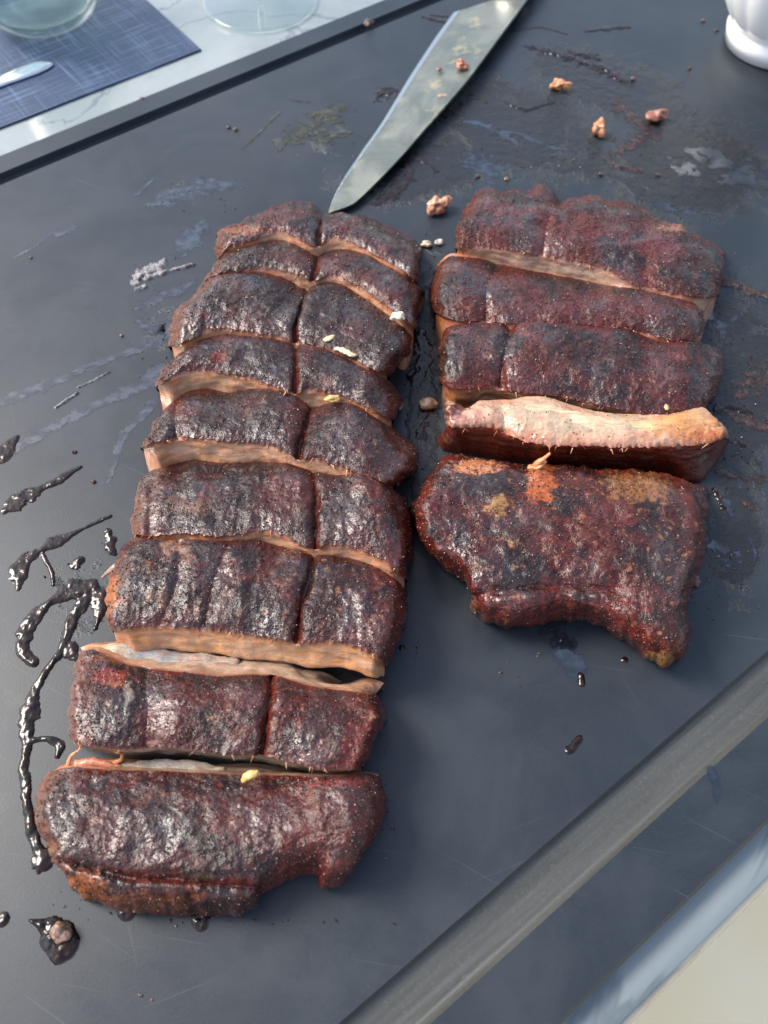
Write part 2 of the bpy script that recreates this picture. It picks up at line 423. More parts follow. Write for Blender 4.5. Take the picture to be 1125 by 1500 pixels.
DARK = np.array((.016, .0066, .0055)); MAROON = np.array((.070, .0088, .0045)); RED = np.array((.19, .017, .005)); TAN = np.array((.19, .088, .048)); ORANGE = np.array((.33, .088, .018))
SLABS = {}
def slab(key, label, far, near, left=None, right=None, prev=None, zn=.030, zf=.024, crown=.003, endR=(14, 14), farm='cut', nearm='cut', rad=(0, 0),
         creases=(), far_low=None, near_low=None, tanl=0.0, tanr=0.0, redr=0.0, patches=(), top='crust', nearmat='meat', farmat='meat', zlo=.012, char=-.05, wrk=0.0, under=0.0, lslope=.15, slope=.35, lowz=None, dips=(), seed=0.0, group=None,
         face=(.68, .335, .175), bumps=(), rednear=0.0, lump=1.0, res=.00055):
    far = np.asarray(far, float); near = np.asarray(near, float)
    left = [far[0], near[0]] if left is None else [far[0], *left, near[0]]
    right = [far[-1], near[-1]] if right is None else [far[-1], *right, near[-1]]
    cxy = far.mean(0)*.5+near.mean(0)*.5; m = mpp(*cxy)
    Lp = np.abs(np.diff(far, axis=0)).sum()
    nu = int(np.clip(np.linalg.norm(far[-1]-far[0])*m/res, 60, 420)); nv = int(np.clip(np.linalg.norm(far.mean(0)-near.mean(0))*m/(res*.8), 40, 230))
    cf, cn, cl, cr = curve(far, nu), curve(near, nu), curve(left, nv), curve(right, nv)
    u = np.linspace(0, 1, nu)[:, None]; v = np.linspace(0, 1, nv)[None, :]
    PXY = (cf[:, None]*(1-v[..., None])+cn[:, None]*v[..., None]+cl[None]*(1-u[..., None])+cr[None]*u[..., None]
           -((1-u)*(1-v))[..., None]*cf[0]-(u*(1-v))[..., None]*cf[-1]-((1-u)*v)[..., None]*cn[0]-(u*v)[..., None]*cn[-1])
    X, Y = PXY[..., 0].copy(), PXY[..., 1].copy()
    wob = lambda o_: fbm(np.stack([X/17, Y/17, 0*X+seed+o_], -1), 1., 2, gain=.45)    # ragged outline
    gl_, gr_ = np.exp(-u*nu*.9/16)*np.ones((1, nv)), np.exp(-(1-u)*nu*.9/16)*np.ones((1, nv))
    ew = np.maximum(gl_, gr_); X += 4.0*wob(0.)*ew; Y += 2.5*wob(5.)*ew
    if farm == 'round': Y += 4*wob(2.)*np.exp(-v*nv/12)
    if nearm == 'round': Y += 5*wob(3.)*np.exp(-(1-v)*nv/12)
    seg = np.hypot(np.diff(X, axis=0), np.diff(Y, axis=0)); dl = np.vstack([np.zeros((1, nv)), np.cumsum(seg, axis=0)]); dr = dl[-1:]-dl
    seg = np.hypot(np.diff(X, axis=1), np.diff(Y, axis=1)); df = np.hstack([np.zeros((nu, 1)), np.cumsum(seg, axis=1)]); dn = df[:, -1:]-df
    epl = endprof(dl, endR[0])*endprof(dr, endR[1])
    zfar = solve_z(cf[:, 0], cf[:, 1], prev, zf, zlo) if (prev is not None and farm == 'cut') else np.full(nu, zf)
    zfar = np.maximum(zfar, zlo)
    znear = np.full(nu, zn) if np.isscalar(zn) else np.interp(cn[:, 0], *np.asarray(zn, float).T)
    vv = v**.8
    Z = zfar[:, None]*(1-vv)+znear[:, None]*vv+crown*4*v*(1-v)
    Z = Z*epl
    if farm == 'round': Z = Z*endprof(df, rad[0], .10)
    if nearm == 'round': Z = Z*endprof(dn, rad[1], .10)
    cmask = np.zeros_like(X)
    for cpl, depth, wd in creases:
        d = pdist(X, Y, cpl); d = d*(1+.35*perlin(np.stack([X/11, Y/11, 0*X+seed], -1)))
        g = np.exp(-(np.abs(d)/wd)**1.3); Z = Z-depth*g*np.clip(Z/.02, 0, 1); cmask = np.maximum(cmask, g)
    for bx, by, rx, ry, hgt in bumps:
        Z = Z+hgt*np.exp(-((X-bx)/rx)**2-((Y-by)/ry)**2)
    Z = np.maximum(Z, .0015)
    P = un(X, Y, Z)
    # displacement along the surface normal: lumps, wrinkles, grains
    tu = np.gradient(P, axis=0); tv = np.gradient(P, axis=1); N = np.cross(tv, tu); N /= np.linalg.norm(N, axis=2, keepdims=True)+1e-12
    if N[..., 2].mean() < 0: N = -N
    Q = P+seed*.37
    inner = np.clip(Z/.012, .15, 1)
    d1 = (fbm(Q, .016, 2)*.0010+fbm(Q, .007, 2, off=2.)*.00045)*lump
    wr = ridge(Q*np.array([1, 1.3, 1]), .0085, 2)*.00022
    if wrk: wr = wr+wrk*ridge(Q*np.array([1, .28, 1]), .0075, 2, off=6.)*sstep(-.35, .25, fbm(Q, .025, 2, off=2.2))
    gr = fbm(Q, .0017, 2, gain=.6)*.00014+np.maximum(0, fbm(Q, .0026, 2, off=5.)-.2)*.0005
    edge = np.minimum(1, np.minimum(dn if nearm == 'cut' else dn*0+99, df if farm == 'cut' else df*0+99)/9)
    P = P+N*((d1+wr)*(.35+.65*edge)*inner+gr*inner)[..., None]
    P[..., 2] = np.maximum(P[..., 2], .0012)
    if nearm == 'cut':   # ragged cut line
        jag = fbm(np.stack([X/9, 0*X+seed, 0*X], -1), 1., 4, gain=.62)*.0011*np.exp(-dn/5); P[..., 1] += jag
    # colour of the bark itself
    n1 = fbm(Q, .022, 3); n2 = fbm(Q, .007, 3, off=3.1); n3 = fbm(Q, .0028, 2, off=8.)
    if top == 'crust':
        C = np.ones(P.shape)*DARK; C = mixc(C, MAROON, sstep(-.45, .35, n1+.5*n2-char)*(1-.35*min(1, char*2))); C = mixc(C, DARK*.6, sstep(.15, .6, n2-.3*n1)*.6)
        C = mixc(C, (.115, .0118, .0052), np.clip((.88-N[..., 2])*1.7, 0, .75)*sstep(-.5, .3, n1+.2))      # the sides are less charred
        C = mixc(C, RED*.55, cmask**1.5*.45*sstep(-.3, .3, n1+.15))
        C = mixc(C, RED, np.exp(-dn/(5+6*np.abs(n2)))*(.18+rednear)+np.exp(-df/4)*.14)
        if tanl: C = mixc(C, TAN, np.clip(np.exp(-dl/(20*max(tanl, .3)))*(.7+n3*.9), 0, 1)*min(1, tanl))
        if tanr: C = mixc(C, TAN, np.clip(np.exp(-dr/(20*max(tanr, .3)))*(.7+n3*.9), 0, 1)*min(1, tanr))
        if redr: C = mixc(C, RED*.7, np.clip(np.exp(-dr/(60))*(.8+n2), 0, 1)*redr)
        C = mixc(C, TAN*1.0, sstep(.42, .75, n3)*.35)
    else:
        C = np.ones(P.shape)*np.array(face); C = mixc(C, (.34, .105, .045), sstep(-.1, .7, n1)*.5); C = mixc(C, (.36, .26, .165), sstep(0, .5, n2)*.5)
        C = mixc(C, (.32, .06, .03), np.exp(-dn/6)*.7)
    for px_, py_, rx, ry, colr, amt in patches:
        g = np.exp(-((X-px_)/rx)**2-((Y-py_)/ry)**2); C = mixc(C, colr, np.clip(amt*sstep(.25, .62, g+.30*n2+.34*n3), 0, 1))
    base = un(cxy[0], cxy[1], 0.0)
    th = empty('pork_rib', tuple(base), label, 'pork rib', group)
    V = [P.reshape(-1, 3)]; Cc = [C.reshape(-1, 3)]; Fc = [gridfaces(nu, nv, flip=True)]; off = nu*nv
    def skirt(edgeP, edgeC, shift, flip, rows=7):
        nonlocal off
        k = len(edgeP); t = np.linspace(0, 1, rows)
        W = edgeP[:, None]+np.zeros((1, rows, 3)); W[..., 2] = edgeP[:, None, 2]*(1-t)-.0006*t
        W[..., :2] += shift[:, None]*t[None, :, None]
        D = fbm(W+seed, .003, 2)*.0005*np.sin(np.pi*np.minimum(t, .9))[None]; W[..., 0] += D; W[..., 1] += D
        cc = np.repeat(edgeC[:, None], rows, 1)*(1-.0*t[None, :, None])
        V.append(W.reshape(-1, 3)); Cc.append(cc.reshape(-1, 3)); Fc.append(gridfaces(k, rows, off, flip=flip)); off += k*rows
    zero = np.zeros((nv, 2)); lsh = zero+[.0012, 0]; rsh = zero+[-.0012, 0]
    skirt(P[0], C[0], lsh, True); skirt(P[-1], C[-1], rsh, False)
    if farm == 'round': skirt(P[:, 0], C[:, 0], np.zeros((nu, 2))+[0, -.002], False)
    if nearm == 'round': skirt(P[:, -1], C[:, -1], np.zeros((nu, 2))+[0, .002], True)
    build('crust' if top == 'crust' else 'meat_face', np.vstack(V), np.vstack(Fc), M['crust' if top == 'crust' else 'meat'], th, np.vstack(Cc))
    if True:
        rg = np.random.default_rng(int(seed*10)); area = nu*nv*(res*res*.8); ng = int(area/1.15e-6*(1 if top == 'crust' else .12))
        I, J = rg.integers(2, nu-2, ng), rg.integers(2, nv-2, ng)
        pr_ = np.clip(.55+.6*fbm(Q, .012, 2, off=11.), .08, 1)[I, J]; kk = rg.random(ng) < pr_; I, J = I[kk], J[kk]; ng = len(I)
        rr_ = .00027+.00042*rg.random(ng)**2.4
        ctr = P[I, J]+N[I, J]*(rr_*.4)[:, None]+rg.normal(size=(ng, 3))*.00012
        oc = np.array([(1, 0, 0), (-1, 0, 0), (0, 1, 0), (0, -1, 0), (0, 0, 1), (0, 0, -1)], float)
        A_ = rg.normal(size=(ng, 3, 3)); A_, _ = np.linalg.qr(A_)
        gv = ctr[:, None]+np.einsum('kj,nij->nki', oc*np.array([1, .75, .6]), A_)*rr_[:, None, None]
        of = np.array([(0, 2, 4), (2, 1, 4), (1, 3, 4), (3, 0, 4), (2, 0, 5), (1, 2, 5), (3, 1, 5), (0, 3, 5)])
        gf = (of[None]+6*np.arange(ng)[:, None, None]).reshape(-1, 3)
        pal = np.array([(.010, .005, .004), (.035, .012, .008), (.085, .030, .017), (.21, .13, .092), (.11, .014, .006)])
        gc = pal[rg.choice(5, ng, p=[.40, .28, .14, .06, .12])]*(.7+.6*rg.random(ng))[:, None]
        tag(build('rub_grains', gv.reshape(-1, 3), gf, M['grain'], th, np.repeat(gc, 6, 0), smooth=False), kind='stuff')
    if nearm == 'cut':
        fV, fF, fC, fo = [], [], [], 0
        for k in range(int(nu/16)):
            i = int(rg.integers(4, nu-4)); p0 = P[i, -1]; L_ = .0012+.0034*rg.random()**2
            if p0[2] < .008: continue
            d = np.array([rg.normal()*.9, -.6-.3*rg.random(), -.45*rg.random()]); d /= np.linalg.norm(d)
            tt = np.linspace(0, 1, 5)[:, None]; line = p0+d*L_*tt+np.array([0, 0, -.0012])*tt**2*rg.random()-np.array([0, 0, .0012])*rg.random()
            v_, f_ = tube(line, (.00022+.0003*rg.random())*(1.1-.9*tt[:, 0]), 5); fV.append(v_); fF += [[a_+fo for a_ in q_] for q_ in f_]; fo += len(v_)
            fC.append(np.ones((len(v_), 3))*np.array([(.42, .15, .06), (.48, .28, .16), (.12, .03, .015)][int(rg.integers(3))]))
        if fV: tag(build('torn_fibres', np.vstack(fV), fF, M['crumb'], th, np.vstack(fC)), kind='stuff')
    def wall(edgeP, low, zl, matn, flip, side):
        """cut face from a crust edge down: leaning by `slope`, or to a given lower curve and then to the board"""
        rows = 30; t = (np.linspace(0, 1, rows)**1.8)[None, :, None]
        k_ = 14; zp = np.pad(edgeP, ((k_, k_), (0, 0)), mode='edge'); sm = np.stack([zp[i:i+nu] for i in range(2*k_+1)]).mean(0)
        fade = (np.clip(t/.06, 0, 1)); rawP = edgeP; edgeW = edgeP[:, None]*(1-fade)+sm[:, None]*fade; edgeP = sm
        if low is None:
            sh = np.zeros((nu, 3)); sh[:, 1] = -edgeP[:, 2]*slope; sh[:, 2] = -edgeP[:, 2]-.0006
            W = edgeW+sh[:, None]*t
            if under: W[..., 1] += np.clip(t[..., 0]-.42, 0, 1)*under
            dep = (edgeP[:, 2]/.030)[:, None]*t[..., 0]
        else:
            W = edgeW*(1-t)+low[:, None]*t; bot = low.copy(); bot[:, 2] = -.0006
            W = np.concatenate([W, bot[:, None]], 1); dep = np.concatenate([t[..., 0]*np.ones((nu, 1)), np.ones((nu, 1))], 1)
        q = W+seed*.21; fb = fbm(q*np.array([.3, .6, 1.2]), .004, 3); lo = fbm(q, .012, 2)
        amp = np.sin(np.pi*np.clip(np.linspace(0.02, .95, W.shape[1]), 0, 1))[None]
        W[..., 1] += (fb*.0007+lo*.0009)*amp*(1 if side == 'near' else .3); W[..., 2] += (fb*.0006+lo*.0007)*amp*(.2 if side == 'near' else 1)
        if side == 'far':
            wx, wy = project(W)
            for bx, by, rx, ry, dd in dips: W[..., 2] -= dd*np.exp(-((wx-bx)/rx)**2-((wy-by)/ry)**2)
            W[..., 2] = np.maximum(W[..., 2], -.0006)
        if matn == 'meat':
            Cw = np.ones(W.shape)*np.array(face); fc_ = np.array(face); Cw = mixc(Cw, fc_*np.array([1.12, 1.35, 1.45]), sstep(-.2, .5, lo)*.6); Cw = mixc(Cw, fc_*.62, sstep(.05, .5, fb)*.5)
            ft = ridge(q*np.array([.35, .8, 1.3]), .006, 2, off=3.); Cw = mixc(Cw, (.45, .33, .23), sstep(.62, .95, ft)*.55)
            xl = np.linspace(0, 1, nu)[:, None]; Cw = mixc(Cw, (.38, .105, .022), np.clip(np.exp(-xl*7)*1.0+np.exp(-(1-xl)*9)*.7, 0, 1)*np.clip(.8+.6*lo, 0, 1))
            Cw = mixc(Cw, (.28, .06, .022), np.exp(-dep/.10)*.75); Cw = mixc(Cw, (.05, .009, .005), np.exp(-dep/.032))
        else:
            Cw = np.ones(W.shape)*MAROON*.9; Cw = mixc(Cw, RED*.8, sstep(-.2, .4, lo)*.5); Cw = mixc(Cw, (.24, .035, .01), np.exp(-dep/.10))
            Cw = mixc(Cw, TAN*.8, sstep(.3, .7, fb)*.5)
        build('cut_face' if matn == 'meat' else 'crust', W, gridfaces(nu, W.shape[1], flip=flip), M['meat' if matn == 'meat' else 'crust'], th, Cw)
        return W
    if nearm == 'cut':
        lw = None
        if near_low is not None:
            q = curve(near_low, nu); lw = un(q[:, 0], q[:, 1], .003)
        wall(P[:, -1], lw, .003, nearmat, True, 'near')
    farW = None
    if farm == 'cut':
        if far_low is not None:
            q = curve(far_low, nu); zl = np.full(nu, lowz) if lowz else np.minimum(solve_z(q[:, 0], q[:, 1], prev, .012, .006, slope=lslope), P[:, 0, 2]-.002) if prev is not None else np.full(nu, .012)
            farW = wall(P[:, 0], un(q[:, 0], q[:, 1], np.maximum(zl, .004)), None, farmat, False, 'far')
        else:
            e = P[:, 0]; W = np.stack([e, e+np.stack([0*e[:, 0], -e[:, 2]*slope, -e[:, 2]-.0006], -1)], 1)
            build('cut_face', W, gridfaces(nu, 2), M['meat'], th, np.ones(W.shape)*np.array(face)*.8)
    o = np.argsort(P[:, -1, 0]); r = dict(x=P[o, -1, 0], y=P[o, -1, 1], z=P[o, -1, 2], thing=th, far=farW, top=P)
    SLABS[key] = r
    return r

LG = 'rib slabs of the long left rack'
seam = lambda pts, dp=.0055, w=6: (pts, min(dp, .0055), w*.62)
L1 = slab('L1', 'farthest slab of the left rack, its far edge at the tip of the knife',
    [(314,342),(335,332),(363,320),(388,307),(412,299),(437,295),(461,299),(474,311),(486,314),(511,313),(543,319),(576,334),(603,348),(617,366)],
    [(318,380),(336,362),(375,350),(391,336),(415,338),(433,347),(457,358),(467,362),(481,347),(505,350),(530,362),(551,374),(572,384),(590,396),(611,414)],
    farm='round', rad=(24, 0), zn=.031, zf=.024, endR=(30, 16), creases=[seam([(474,308),(466,340),(467,372)])], tanl=1.0, patches=[(355,338,30,9,ORANGE*.7,.9)], char=0.15, seed=1.1, group=LG)
L2 = slab('L2', 'thin second slab from the knife tip, only a narrow band of its bark showing',
    [(316,384),(345,367),(378,357),(410,352),(433,358),(460,373),(472,372),(490,366),(511,365),(542,375),(572,393),(605,413),(622,430)],
    [(300,412),(318,402),(357,395),(385,392),(412,395),(442,402),(455,412),(469,408),(487,401),(508,409),(530,421),(554,438),(572,451),(590,464),(607,482)],
    prev=L1, zn=.0315, endR=(30, 12), creases=[seam([(467,370),(462,392),(456,416)])], tanl=1.0, char=0.25, seed=2.3, group=LG)
L3 = slab('L3', 'broad blackish third slab from the knife, a white crumb at its right edge',
    [(296,413),(318,404),(355,400),(392,401),(425,412),(441,422),(453,419),(478,413),(502,417),(539,440),(576,468),(606,494)],
    [(249,508),(265,501),(292,492),(299,482),(331,481),(363,485),(384,489),(417,495),(430,502),(440,500),(456,505),(478,508),(507,522),(539,537),(570,550)],
    left=[(280,434),(260,455),(247,478)], right=[(604,512),(588,532)], prev=L2, zn=.032, endR=(26, 26), creases=[seam([(455,412),(440,450),(432,480),(432,504)])], tanl=1.0, crown=.004,
    patches=[(297,462,14,8,RED*.5,.8)], char=0.45, seed=3.7, group=LG)
L4 = slab('L4', 'fourth slab from the knife, two pale slivers lying along its far edge',
    [(237,540),(269,513),(294,498),(323,490),(363,493),(396,495),(428,504),(445,505),(470,509),(502,522),(539,542),(568,557),(590,584)],
    [(227,567),(245,554),(273,542),(302,542),(335,548),(372,554),(400,565),(425,574),(437,576),(453,569),(482,575),(519,587),(551,603),(578,616)],
    prev=L3, zn=.032, endR=(12, 24), creases=[seam([(434,500),(432,535),(431,577)])], tanl=.8, patches=[(322,524,13,9,RED*.6,.9),(483,562,14,9,RED*.4,.7)], char=0.4, seed=4.9, group=LG, face=(.66,.33,.16))
L5 = slab('L5', 'fifth slab from the knife, long pinkish cut face along its near left half',
    [(224,624),(245,596),(269,576),(302,569),(335,575),(363,569),(396,571),(433,581),(453,595),(466,596),(486,589),(519,593),(551,612),(580,632),(610,655)],
    [(204,657),(224,648),(257,644),(266,638),(323,646),(363,648),(396,652),(423,663),(434,674),(446,672),(469,673),(507,686),(544,700),(580,712)],
    right=[(614,678),(600,698)], prev=L4, zn=.033, endR=(10, 26), creases=[seam([(455,590),(447,625),(440,650),(436,676)], .007, 8), ([(262,575),(256,610),(258,640)], .003, 9)], tanl=.7, redr=.4, char=0.4, seed=6.1, group=LG, crown=.004)
L6 = slab('L6', 'sixth slab from the knife, greyish wrinkled bark with tan rub at left',
    [(206,704),(222,690),(252,682),(285,673),(332,680),(375,677),(422,679),(450,687),(488,696),(526,695),(563,711),(597,730)],
    [(191,781),(224,786),(267,781),(318,786),(356,781),(394,775),(422,786),(455,805),(467,803),(488,797),(526,803),(563,821),(596,849)],
    left=[(198,735)], right=[(604,752),(605,800)], prev=L5, zn=.033, endR=(18, 24), creases=[seam([(457,684),(462,730),(462,770),(461,808)], .005, 9), ([(232,690),(222,730),(218,780)], .002, 9)],
    tanl=.9, redr=.45, patches=[(275,740,36,18,TAN*.7,.6)], char=0.35, seed=7.3, group=LG, crown=.003, wrk=.00045)
L7 = slab('L7', 'widest slab of the left rack, smooth dark bark and an orange left end',
    [(190,789),(238,791),(285,790),(332,793),(375,792),(417,802),(455,812),(469,813),(507,817),(544,828),(577,847),(597,866)],
    [(161,923),(201,918),(248,916),(295,920),(342,925),(389,932),(429,939),(436,941),(483,939),(521,946),(554,964),(569,975)],
    left=[(174,815),(160,848),(155,880)], right=[(594,900),(580,945)], prev=L6, zn=.034, endR=(12, 22), creases=[seam([(461,808),(452,850),(440,890),(433,942)], .0055, 8), ([(336,793),(312,850),(300,918)], .0015, 8), ([(262,795),(262,850),(236,915)], .0015, 8)],
    redr=.6, patches=[(158,872,17,38,ORANGE,1.0),(250,800,14,10,TAN*1.4,.8),(240,872,16,16,TAN*.9,.5),(275,812,10,14,TAN,.6)], char=0.3, seed=8.9, group=LG, crown=.004, slope=.42, under=.034, wrk=.00045, face=(.70,.34,.15))
L8 = slab('L8', 'second slab from the near end, white bone showing along its far side',
    [(116,956),(135,951),(158,962),(191,975),(232,982),(274,986),(320,991),(366,989),(397,991),(405,989),(440,1002),(477,1009),(519,1014),(556,1019)],
    [(101,1081),(140,1093),(182,1097),(219,1095),(265,1097),(311,1102),(339,1106),(376,1106),(403,1111),(450,1122),(487,1127),(514,1128),(534,1122)],
    left=[(108,991),(100,1040)], right=[(564,1050),(548,1088)], prev=L7, zn=.031, zlo=.024, zf=.028, endR=(14, 20), crown=.004,
    creases=[seam([(399,985),(392,1050),(382,1110)], .007, 9), ([(212,985),(217,1040),(214,1098)], .0028, 17)],
    far_low=[(118,948),(135,942),(172,939),(219,935),(265,937),(320,940),(376,946),(426,954),(445,978),(487,984),(542,993),(563,1000)], tanl=.7, redr=.7, rednear=.15,
    patches=[(160,992,24,14,RED*1.2,.8),(175,1002,18,7,ORANGE*.7,.7),(188,1020,7,22,(.26,.21,.16),.7),(160,965,40,8,ORANGE*.6,.6)], char=0.12, seed=10.2, group=LG, face=(.26, .20, .14), slope=-.12, lowz=.0115, dips=((370,958,50,5,.006),(497,990,24,7,.016),(440,968,12,8,.006)))
L9 = slab('L9', 'ragged slab at the near end of the left rack, orange rim along its bottom',
    [(70,1131),(110,1124),(165,1129),(220,1129),(275,1132),(342,1135),(386,1135),(441,1137),(496,1137),(535,1134),(560,1140)],
    [(108,1303),(132,1320),(182,1334),(220,1340),(297,1341),(341,1342),(372,1329),(382,1310),(408,1296),(441,1283),(463,1282),(474,1301),(505,1290),(518,1268)],
    left=[(53,1166),(55,1214),(82,1264)], right=[(566,1170),(559,1208),(543,1238)], prev=L8, zn=.024, zlo=.022, zf=.027, endR=(26, 26), nearm='round', rad=(0, 52), crown=.007,
    creases=[([(95,1262),(150,1276),(200,1288),(260,1287),(330,1296),(380,1300)], .004, 8)],
    far_low=[(90,1121),(121,1112),(182,1111),(231,1114),(309,1117),(375,1118),(441,1125),(535,1130),(556,1135)], tanl=.9, slope=.35,
    patches=[(115,1300,50,20,ORANGE*.9,.95),(210,1322,90,14,ORANGE*.5,.85),(285,1284,30,8,(.05,.03,.012),.9),(500,1148,50,8,RED*.9,.7),(150,1220,40,60,MAROON*1.1,.5),(70,1240,16,26,ORANGE*.5,.8),(430,1200,130,60,MAROON*1.2,.5)],
    char=0.2, seed=11.7, group=LG, face=(.22,.155,.105), lump=1.1, lowz=.010, dips=((300,1112,40,5,.008),(470,1126,50,4,.008)))

RG = 'cut ribs of the shorter right rack'
R1 = slab('R1', 'farthest rib of the right row, notched far edge and tapering right end',
    [(672,322),(684,300),(698,281),(716,275),(740,280),(774,277),(793,270),(808,277),(817,293),(832,291),(866,286),(895,294),(929,299),(963,318),(997,331),(1030,349),(1062,364)],
    [(665,363),(696,360),(740,364),(774,371),(812,375),(851,383),(890,395),(924,414),(958,422),(997,431),(1035,436),(1054,430)],
    right=[(1060,395)], farm='round', rad=(18, 0), zn=.027, zf=.022, endR=(12, 40), crown=.004, creases=[([(818,290),(800,330),(795,372)], .0022, 10), ([(950,312),(945,370),(950,420)], .0012, 14)], rednear=.1, tanl=.5,
    patches=[(1000,333,36,7,(.33,.14,.085),.9),(960,360,26,16,RED*.45,.8),(880,330,60,20,MAROON*1.2,.6)], seed=13.1, group=RG, face=(.36,.24,.165))
R2 = slab('R2', 'narrow second rib of the right row, pale strip along its far right edge',
    [(640,392),(662,375),(716,382),(750,391),(793,399),(842,408),(890,418),(938,424),(992,437),(1028,447)],
    [(633,455),(652,465),(677,470),(716,470),(745,474),(783,473),(832,475),(880,478),(919,480),(958,492),(987,499),(1016,497),(1033,480)],
    left=[(629,425)], prev=R1, zn=.027, endR=(26, 18), crown=.005, creases=[([(728,384),(712,425),(712,472)], .003, 9), ([(950,428),(940,460),(948,490)], .0012, 14)], tanl=.5, rednear=.1,
    far_low=[(640,388),(662,371),(716,379),(750,388),(793,396),(842,405),(890,415),(938,418),(992,429),(1028,440)], zlo=.016, slope=.35, seed=14.5, group=RG, face=(.42,.16,.09))
R3 = slab('R3', 'third rib of the right row, just behind the rib that shows its pale bone',
    [(647,486),(662,477),(696,473),(735,474),(748,481),(760,474),(783,472),(832,475),(880,480),(919,483),(948,494),(977,502),(1016,500),(1056,511)],
    [(645,560),(667,570),(696,567),(725,565),(754,573),(788,577),(822,580),(851,587),(890,596),(938,605),(982,608),(1016,599),(1045,585)],
    left=[(642,521)], right=[(1058,545)], prev=R2, zn=.026, endR=(14, 26), crown=.005, creases=[([(748,478),(738,520),(732,568)], .0035, 8), ([(870,480),(866,530),(860,588)], .001, 14)], tanl=.4, tanr=.3,
    patches=[(700,530,30,26,RED*.3,.6),(960,560,50,30,RED*.35,.7)], rednear=.12, seed=16.3, group=RG, face=(.13,.062,.034), slope=.08)
R4 = slab('R4', 'rib turned on its side in the right row, pale bone and pink meat facing up',
    [(655,584),(684,598),(701,587),(718,586),(748,585),(769,581),(795,581),(812,585),(837,593),(867,602),(901,606),(944,606),(978,604),(1012,596),(1030,597),(1047,612),(1066,630)],
    [(652,620),(667,627),(697,625),(722,625),(744,636),(773,648),(808,653),(859,653),(901,655),(944,655),(987,653),(1030,651),(1066,640)],
    left=[(650,602)], zn=.027, zf=.025, crown=.004, endR=(9, 10), top='meat', nearmat='crust', creases=[([(735,590),(742,634)], .003, 9)],
    near_low=[(640,643),(650,656),(680,662),(710,666),(740,672),(770,675),(808,681),(870,684),(931,686),(978,690),(1003,703),(1030,701),(1050,676),(1068,648)], face=(.48,.29,.19),
    patches=[(668,604,18,16,MAROON*.8,1.0),(860,622,130,14,(.37,.29,.19),.9),(780,600,50,16,(.37,.29,.19),.8),(1000,625,60,22,(.37,.14,.03),.8),(1040,640,26,10,(.33,.09,.02),.9),(690,612,28,14,(.38,.18,.13),.8)], seed=17.9, group=RG)
R5 = slab('R5', 'broad ragged end piece of the right row, arched hollow along its near edge',
    [(643,682),(654,667),(691,668),(716,675),(745,676),(769,681),(800,678),(822,681),(851,681),(890,687),(938,688),(977,696),(1001,705),(1033,712)],
    [(622,803),(650,832),(680,853),(700,874),(690,894),(716,912),(745,919),(783,916),(822,906),(856,911),(890,923),(919,943),(948,962),(972,977),(1004,957)],
    left=[(628,697),(609,727),(603,757)], right=[(1036,754),(1031,802),(1018,846),(1007,889),(1013,928)], farm='round', nearm='round', rad=(20, 46), zn=.027, zf=.027, crown=.008, endR=(30, 24), zlo=.02,
    creases=[([(700,872),(760,862),(830,858),(900,862)], .003, 10)],
    patches=[(728,742,18,16,(.24,.12,.038),.95),(795,705,22,34,(.33,.075,.015),.95),(700,682,36,13,(.46,.17,.07),1.0),(935,715,52,26,(.19,.072,.019),.95),(966,965,22,12,(.27,.125,.03),.9),(820,890,120,16,MAROON*1.5,.6),(690,890,12,12,(.20,.08,.04),.7)],
    bumps=[(795,690,26,16,.004),(728,742,14,14,.002)], seed=19.3, group=RG, lump=1.3)

# bones (parts of their slabs)
def bone(th, pts, zs, rad, cols, squash=.7, name='bone', n=40, wallW=None, up=.0):
    if zs is None:
        wx, wy = project(wallW[..., :3]); zs = [float(wallW[..., 2].flat[np.argmin((wx-a)**2+(wy-b)**2)])+up for a, b in pts]
    q = curve([(a, b, z*1000, r*1000, k) for (a, b), z, r, k in zip(pts, zs, rad, range(len(pts)))], n)
    P = un(q[:, 0], q[:, 1], q[:, 2]/1000); V, f = tube(P, q[:, 3]/1000, 16, squash)
    V = V+(fbm(V*np.array([.5, 1, 1]), .004, 4)*.0009)[:, None]*np.array([.3, .6, 1])
    k = np.repeat(np.clip(q[:, 4], 0, len(cols)-1), 16); c = np.stack([np.interp(k, range(len(cols)), [cc[j] for cc in cols]) for j in range(3)], -1)
    return build(name, V, f, M['bone'], th, c)
WB, CB, OB = (.215, .225, .225), (.36, .28, .18), (.36, .155, .045)
bone(L8['thing'], [(132,948),(165,953),(205,960),(250,966),(300,970),(350,972)], None, [.0012,.0040,.0050,.0046,.0038,.0020], [OB, CB, WB, WB, (.29,.235,.18), (.235,.18,.14)], wallW=L8['far'], up=-.0004, squash=.3)
bone(L9['thing'], [(175,1122),(215,1124),(270,1126),(330,1128)], None, [.001,.0035,.0035,.001], [CB, (.28,.25,.21), (.27,.235,.195), CB], wallW=L9['far'], up=-.0003, squash=.3)
bone(R4['thing'], [(745,606),(790,604),(840,617),(890,627),(940,629),(990,622),(1030,616),(1052,628)], None, [.002,.0058,.0062,.0058,.0056,.0062,.0062,.002], [CB, (.54,.40,.27), (.55,.43,.29), (.54,.40,.26), (.52,.37,.20), (.50,.22,.06), (.50,.30,.14), (.48,.18,.05)], wallW=R4['top'], up=-.0022, squash=.42)
